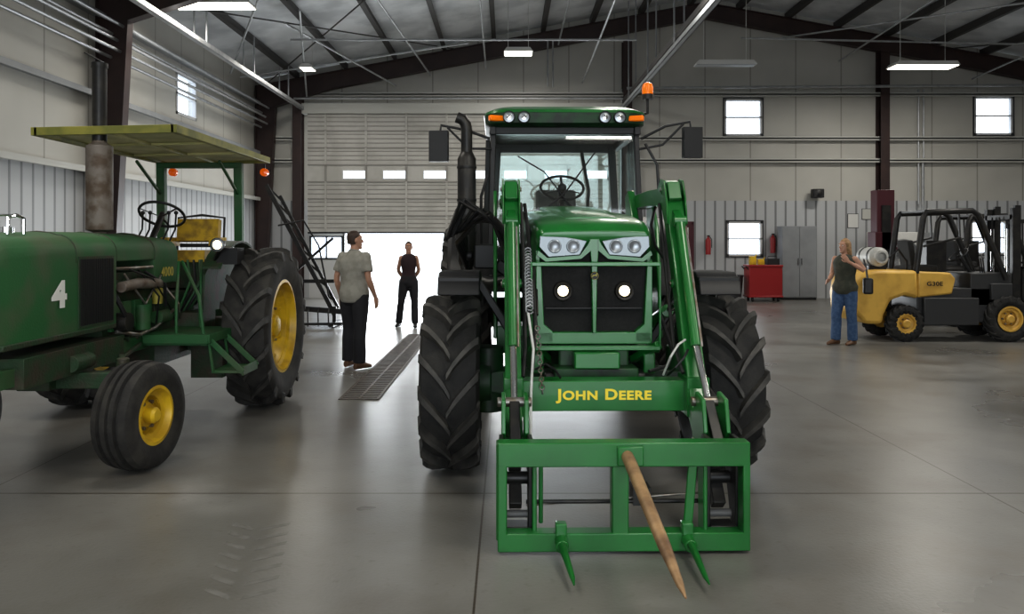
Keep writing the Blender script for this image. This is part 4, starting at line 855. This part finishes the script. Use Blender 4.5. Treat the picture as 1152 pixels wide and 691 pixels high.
# ================================================================ PEOPLE
def person(label,loc,rotz,H=1.75,J=None,shirt=None,pants=None,shoe=None,hair=None,skin=SKIN,sleeve=.55,female=False,headturn=0,curl=.5,hairlong=False,bulk=1.0,loose=.016):
    P=thing('person',label,'person',loc,rotz); k=H/1.75; B=bulk
    D=dict(la=(.11,.02,.08),lk=(.11,-.0,.5),lh=(.09,0,.92),ra=(-.11,.02,.08),rk=(-.11,0,.5),rh=(-.09,0,.92),
           ls=(.175,0,1.42),le=(.22,.02,1.14),lw=(.235,-.05,.89),rs=(-.175,0,1.42),re=(-.22,.02,1.14),rw=(-.235,-.05,.89),
           ld=(0,-.15,-1),rd=(0,-.15,-1))
    if J: D.update(J)
    sw=.9 if female else 1.0
    G=Matrix.Scale(k,4)
    def vol(mb,what,e=0):
        mb.T=G
        if what=='torso':
            zs=[(.84,.13,.10),(.9,.165,.115),(.97,.168 if not female else .175,.115),(1.06,.15 if not female else .13,.1),(1.15,.145 if not female else .125,.098),(1.27,.165*sw,.112),(1.37,.178*sw,.11),(1.43,.165*sw,.095)]
            zs=[(z,a*B,b*B) for z,a,b in zs]+[(1.47,.11,.075),(1.50,.062,.062)]
            mb.rings([[((a+(e if z<1.42 else min(e,.016)))*math.cos(2*pi*j/24),(b+(e if z<1.42 else min(e,.016)))*math.sin(2*pi*j/24),z) for j in range(24)] for z,a,b in zs])
        if what=='pelvis':
            zs=[(.82,.10,.09),(.86,.15,.105),(.92,.168,.118),(1.0,.16,.11),(1.045,.15 if not female else .135,.105)]
            mb.rings([[((a*B+e)*math.cos(2*pi*j/24),(b*B+e)*math.sin(2*pi*j/24),z) for j in range(24)] for z,a,b in zs])
        if what=='legs':
            for s in'lr':
                h,kn,a=V(D[s+'h']),V(D[s+'k']),V(D[s+'a'])
                rr=[.088,.083,.063,.058,.057,.042+e*.8,.038+e*.9]
                mb.tube([h+V((0,0,.03)),h.lerp(kn,.35),h.lerp(kn,.8),kn,kn.lerp(a,.3)+V((0,.012,0)),kn.lerp(a,.7),a],[q*B+e for q in rr],16)
        if what in('arms','sleeves'):
            for s in'lr':
                h,el,w=V(D[s+'s']),V(D[s+'e']),V(D[s+'w'])
                h=V((h.x*B*(sw if female else 1),h.y,h.z))
                if what=='arms':
                    mb.sph(h,.05*B+e); mb.tube([h,h.lerp(el,.4),h.lerp(el,.9),el.lerp(w,.1),el.lerp(w,.35),el.lerp(w,.75),w],[.05*B+e,.046*B+e,.038+e,.038+e,.039+e,.028+e,.024+e],14)
                elif sleeve>0:
                    mb.sph(h,.055*B+e); mb.tube([h+V((-h.x*.3,0,.0)),h,h.lerp(el,sleeve*.5),h.lerp(el,min(sleeve,1))],[.05*B+e,.055*B+e,.054*B+e,.058*B+e],14)
    mb=MB(skin); vol(mb,'torso'); vol(mb,'legs'); vol(mb,'arms')
    mb.tube([(0,0,1.44),(0,-.005,1.5),(0,-.012,1.58)],[.066,.056,.055],16)
    HT=G@Matrix.Translation((0,-.01,1.635))@Matrix.Rotation(headturn,4,'Z'); mb.T=HT
    hr=[(-.118,.018,.02,-.06),(-.105,.034,.04,-.052),(-.08,.05,.062,-.03),(-.05,.06,.08,-.012),(-.01,.068,.09,-.002),(.03,.073,.094,.004),(.07,.066,.086,.008),(.095,.047,.062,.01),(.112,.02,.03,.01)]
    mb.rings([[(a*math.cos(2*pi*j/24),b*math.sin(2*pi*j/24)+c,z) for j in range(24)] for z,a,b,c in hr])
    mb.tube([(0,-.083,.03),(0,-.1,.0),(0,-.112,-.022),(0,-.09,-.034)],[.008,.011,.015,.01],8)
    mb.sph((0,-.088,-.06),(.024,.012,.010)); mb.sph((0,-.082,-.098),(.022,.018,.016)); mb.sph((0,-.084,.042),(.05,.012,.01))
    for s in(-1,1): mb.sph((s*.074,.005,-.005),(.01,.018,.032))
    mb.T=G
    for s in'lr':
        sg=1 if s=='l' else -1
        w=V(D[s+'w']); d=V(D[s+'d']).normalized(); n=V(D.get(s+'n',(-sg,0,0))); n=(n-d*n.dot(d)).normalized(); sd=d.cross(n)*(-sg)
        if sd.y>0 and abs(d.z)>.5: sd=-sd
        mb.tube([w-d*.02,w+d*.02,w+d*.055,w+d*.095],[(.024,.022),(.03,.02),(.042,.017),(.04,.014)],14,side=sd)
        for i,L in enumerate((.07,.082,.076,.058)):
            b=w+d*.09+sd*(.033-.0225*i); p=[b-d*.02,b]; dd=d.copy()
            for q in(.45,.3,.25):
                dd=(dd+n*curl*(.35 if q==.45 else .5)).normalized(); b=b+dd*L*q; p.append(b)
            mb.tube(p,[.0095,.0095,.0088,.008,.0068],8)
        b=w+d*.025+sd*.03; mb.tube([b,b+sd*.028+d*.025+n*.01,b+sd*.036+d*.055+n*.02,b+sd*.034+d*.08+n*.026],[.013,.012,.0105,.008],8)
    body=mb.obj('body',P,None,remesh=.0065,smooth=3)
    mb=MB(pants); vol(mb,'pelvis',.018); vol(mb,'legs',.02); mb.obj('trousers',P,remesh=.013,smooth=3)
    mb=MB(BLK); mb.T=G; z0=1.03; mb.rings([[((.172 if not female else .155)*B*math.cos(2*pi*j/28),.126*B*math.sin(2*pi*j/28),z) for j in range(28)] for z in(z0-.018,z0+.018)]); mb.obj('belt',P)
    mb=MB(shirt); vol(mb,'torso',loose)
    vol(mb,'sleeves',.012); mb.obj('shirt',P,remesh=.013,smooth=3)
    if not female:
        mb=MB(shirt); mb.T=G; mb.torus((0,-.005,1.50),.062,.014,(0,-.15,1)); mb.obj('collar',P)
    for s in'lr':
        a=V(D[s+'a']); ft=D.get(s+'f',(0,-1,0)); f=V(ft).normalized(); mb=MB(shoe); mb.T=G
        pr=[(-.075,.03,.035),(-.06,.036,.045),(0,.036,.055),(.06,.042,.045),(.12,.047,.034),(.17,.04,.026),(.195,.02,.018)]
        sd=f.cross(V((0,0,1)))
        zb=a.z-.08
        mb.rings([[V((a.x,a.y,0))+f*t+sd*(w*math.cos(2*pi*j/14))+V((0,0,zb+.003+h+h*math.sin(2*pi*j/14)*.98)) for j in range(14)] for t,w,h in pr])
        mb.tube([(a.x,a.y,zb+.06),(a.x,a.y,zb+.12)],[.045,.043],14); mb.obj('shoe',P,bevel=0)
    mb=MB(hair); mb.T=HT
    rs=[]
    for z,a,b,c in((-.055,.062,.07,.022),(-.02,.073,.082,.014),(.02,.078,.094,.010),(.055,.077,.096,.008),(.09,.060,.08,.010),(.117,.033,.045,.012),(.124,.010,.015,.012)):
        r=[]
        for j in range(28):
            t=2*pi*j/28; x=a*math.cos(t); y=b*math.sin(t)+c
            lim=.005 if z<.03 else (-.05 if z<.06 else -.2)
            y=max(y,lim); r.append((x,y,z))
        rs.append(r)
    mb.rings(rs)
    if hairlong:
        mb.rings([[(a*math.cos(2*pi*j/20),b*math.sin(2*pi*j/20)+c,z) for j in range(20)] for z,a,b,c in((-.26,.04,.02,.065),(-.2,.080,.040,.065),(-.12,.095,.055,.05),(-.04,.095,.07,.03),(.05,.09,.088,.015),(.1,.06,.065,.015),(.135,.02,.02,.015))])
    mb.obj('hair',P,remesh=.008,smooth=2)
    mb=MB(WHITE); mb.T=HT
    for s in(-1,1): mb.sph((s*.03,-.083,.012),(.013,.008,.008),m=WHITE); mb.sph((s*.03,-.09,.012),(.006,.004,.006),m=BLK); mb.box((s*.03,-.093,.035),(.034,.006,.006),None,hair)
    mb.obj('eye',P)
    mb=MB(M('lips',(.38,.12,.1),.5)); mb.T=HT; mb.sph((0,-.098,-.062),(.022,.005,.006)); mb.obj('mouth',P)
    return P
BR=M('brown_hair',(.045,.025,.016),.6); BLO=M('blonde_hair',(.36,.22,.11),.6,0,(.24,.14,.06),30)
POLO=M('grey_beige_polo',(.31,.30,.265),.85,0,(.25,.24,.21),12); BP=M('black_trousers',(.014,.014,.018),.8); BS=M('brown_leather',(.12,.06,.03),.5)
OLV=M('dark_olive_top',(.035,.04,.028),.85,0,(.055,.055,.04),14); JN=M('blue_denim',(.035,.075,.16),.85,0,(.06,.11,.21),20); MARN=M('dark_burgundy_top',(.03,.012,.016),.8)
person('man in grey-beige polo and black trousers standing turned away',(-2.03,10.65,0),math.radians(152),1.82,
  J=dict(le=(.25,.05,1.15),lw=(.27,-.06,.90),ld=(.0,-.2,-1),re=(-.25,.03,1.15),rw=(-.26,-.1,.91),rd=(0,-.3,-1),la=(.13,-.04,.08),lk=(.12,-.05,.5),lh=(.1,0,.92),ra=(-.13,.06,.08),rk=(-.12,.03,.5),rh=(-.1,0,.92),lf=(.25,-1,0),rf=(-.2,-1,0)),
  shirt=POLO,pants=BP,shoe=BS,hair=BR,headturn=math.radians(-35),bulk=1.06,loose=.034,sleeve=.7)
person('woman in dark sleeveless top and black trousers standing in daylight',(-1.93,15.75,0),math.radians(8),1.68,
  J=dict(la=(.13,-.06,.08),lk=(.12,-.03,.5),ra=(-.20,.1,.08),rk=(-.155,.0,.5),le=(.215,.08,1.16),lw=(.10,.17,.97),ld=(-.8,.1,-.4),ln=(0,.2,-1),re=(-.215,.08,1.17),rw=(-.10,.17,.97),rd=(.8,.1,-.4),rn=(0,.2,-1),rf=(-.3,-1,0)),
  shirt=MARN,pants=BP,shoe=BLK,hair=BR,sleeve=0,female=True,bulk=.95)
person('woman with long blonde hair, dark sleeveless top and jeans, hand raised',(5.52,13.05,0),math.radians(-52),1.72,
  J=dict(le=(.30,.10,1.22),lw=(.13,-.12,1.38),ld=(-.5,-.2,.6),ln=(-.4,.8,.3),re=(-.22,-.03,1.15),rw=(-.16,-.24,1.06),rd=(.2,-.9,-.1),rn=(1,0,-.3),la=(.1,.06,.08),ra=(-.12,-.08,.08),rk=(-.11,-.08,.5),rf=(-.2,-1,0)),
  shirt=OLV,pants=JN,shoe=BS,hair=BLO,sleeve=0,female=True,hairlong=True,headturn=math.radians(-15),bulk=1.08,loose=.03)
C=thing('shoulder_bag','dark shoulder bag hanging at the hip of a person','bag',(5.87,13.0,.84),math.radians(-20))
mb=MB(BLK); mb.box((0,0,.12),(.15,.2,.26)); mb.obj('bag_body',C,bevel=.03)
mb=MB(BLK); mb.tube([(0,-.08,.2),(-.03,-.05,.42),(-.06,.0,.55),(-.03,.06,.42),(0,.08,.2)],.011,6); mb.obj('strap',C)

# ---------------------------------------------------------------- world, camera
w=bpy.data.worlds.new('sky'); scn.world=w; w.use_nodes=True
bg=w.node_tree.nodes['Background']; bg.inputs[0].default_value=(.86,.93,1,1); bg.inputs[1].default_value=3.6
def portal(loc,rot,sx,sy,e,c=(.93,.97,1)):
    l=bpy.data.lights.new('daylight','AREA'); l.shape='RECTANGLE'; l.size=sx; l.size_y=sy; l.energy=e; l.color=c
    o=bpy.data.objects.new('daylight',l); col.objects.link(o); o.location=loc; o.rotation_euler=rot; return o
portal((-.9,YB+.6,1.0),(-pi/2,0,0),8,1.8,700)
portal((1.0,YF-.5,2.5),(pi/2,0,0),7.5,4.5,320,(.92,.96,1))  # added fill lamp behind the camera, shining through the unseen front opening
cam=bpy.data.cameras.new('camera'); co=bpy.data.objects.new('camera',cam); col.objects.link(co); scn.camera=co
co.location=(0,0,1.68); co.rotation_euler=(pi/2,0,0)
cam.sensor_width=36; cam.lens=900/1152*36; cam.clip_end=300
cam.shift_y=-(345.5-272)/1152; cam.shift_x=(576-570)/1152
scn.view_settings.view_transform='Standard'; scn.view_settings.look='None'; scn.view_settings.gamma=.88; scn.view_settings.exposure=.08
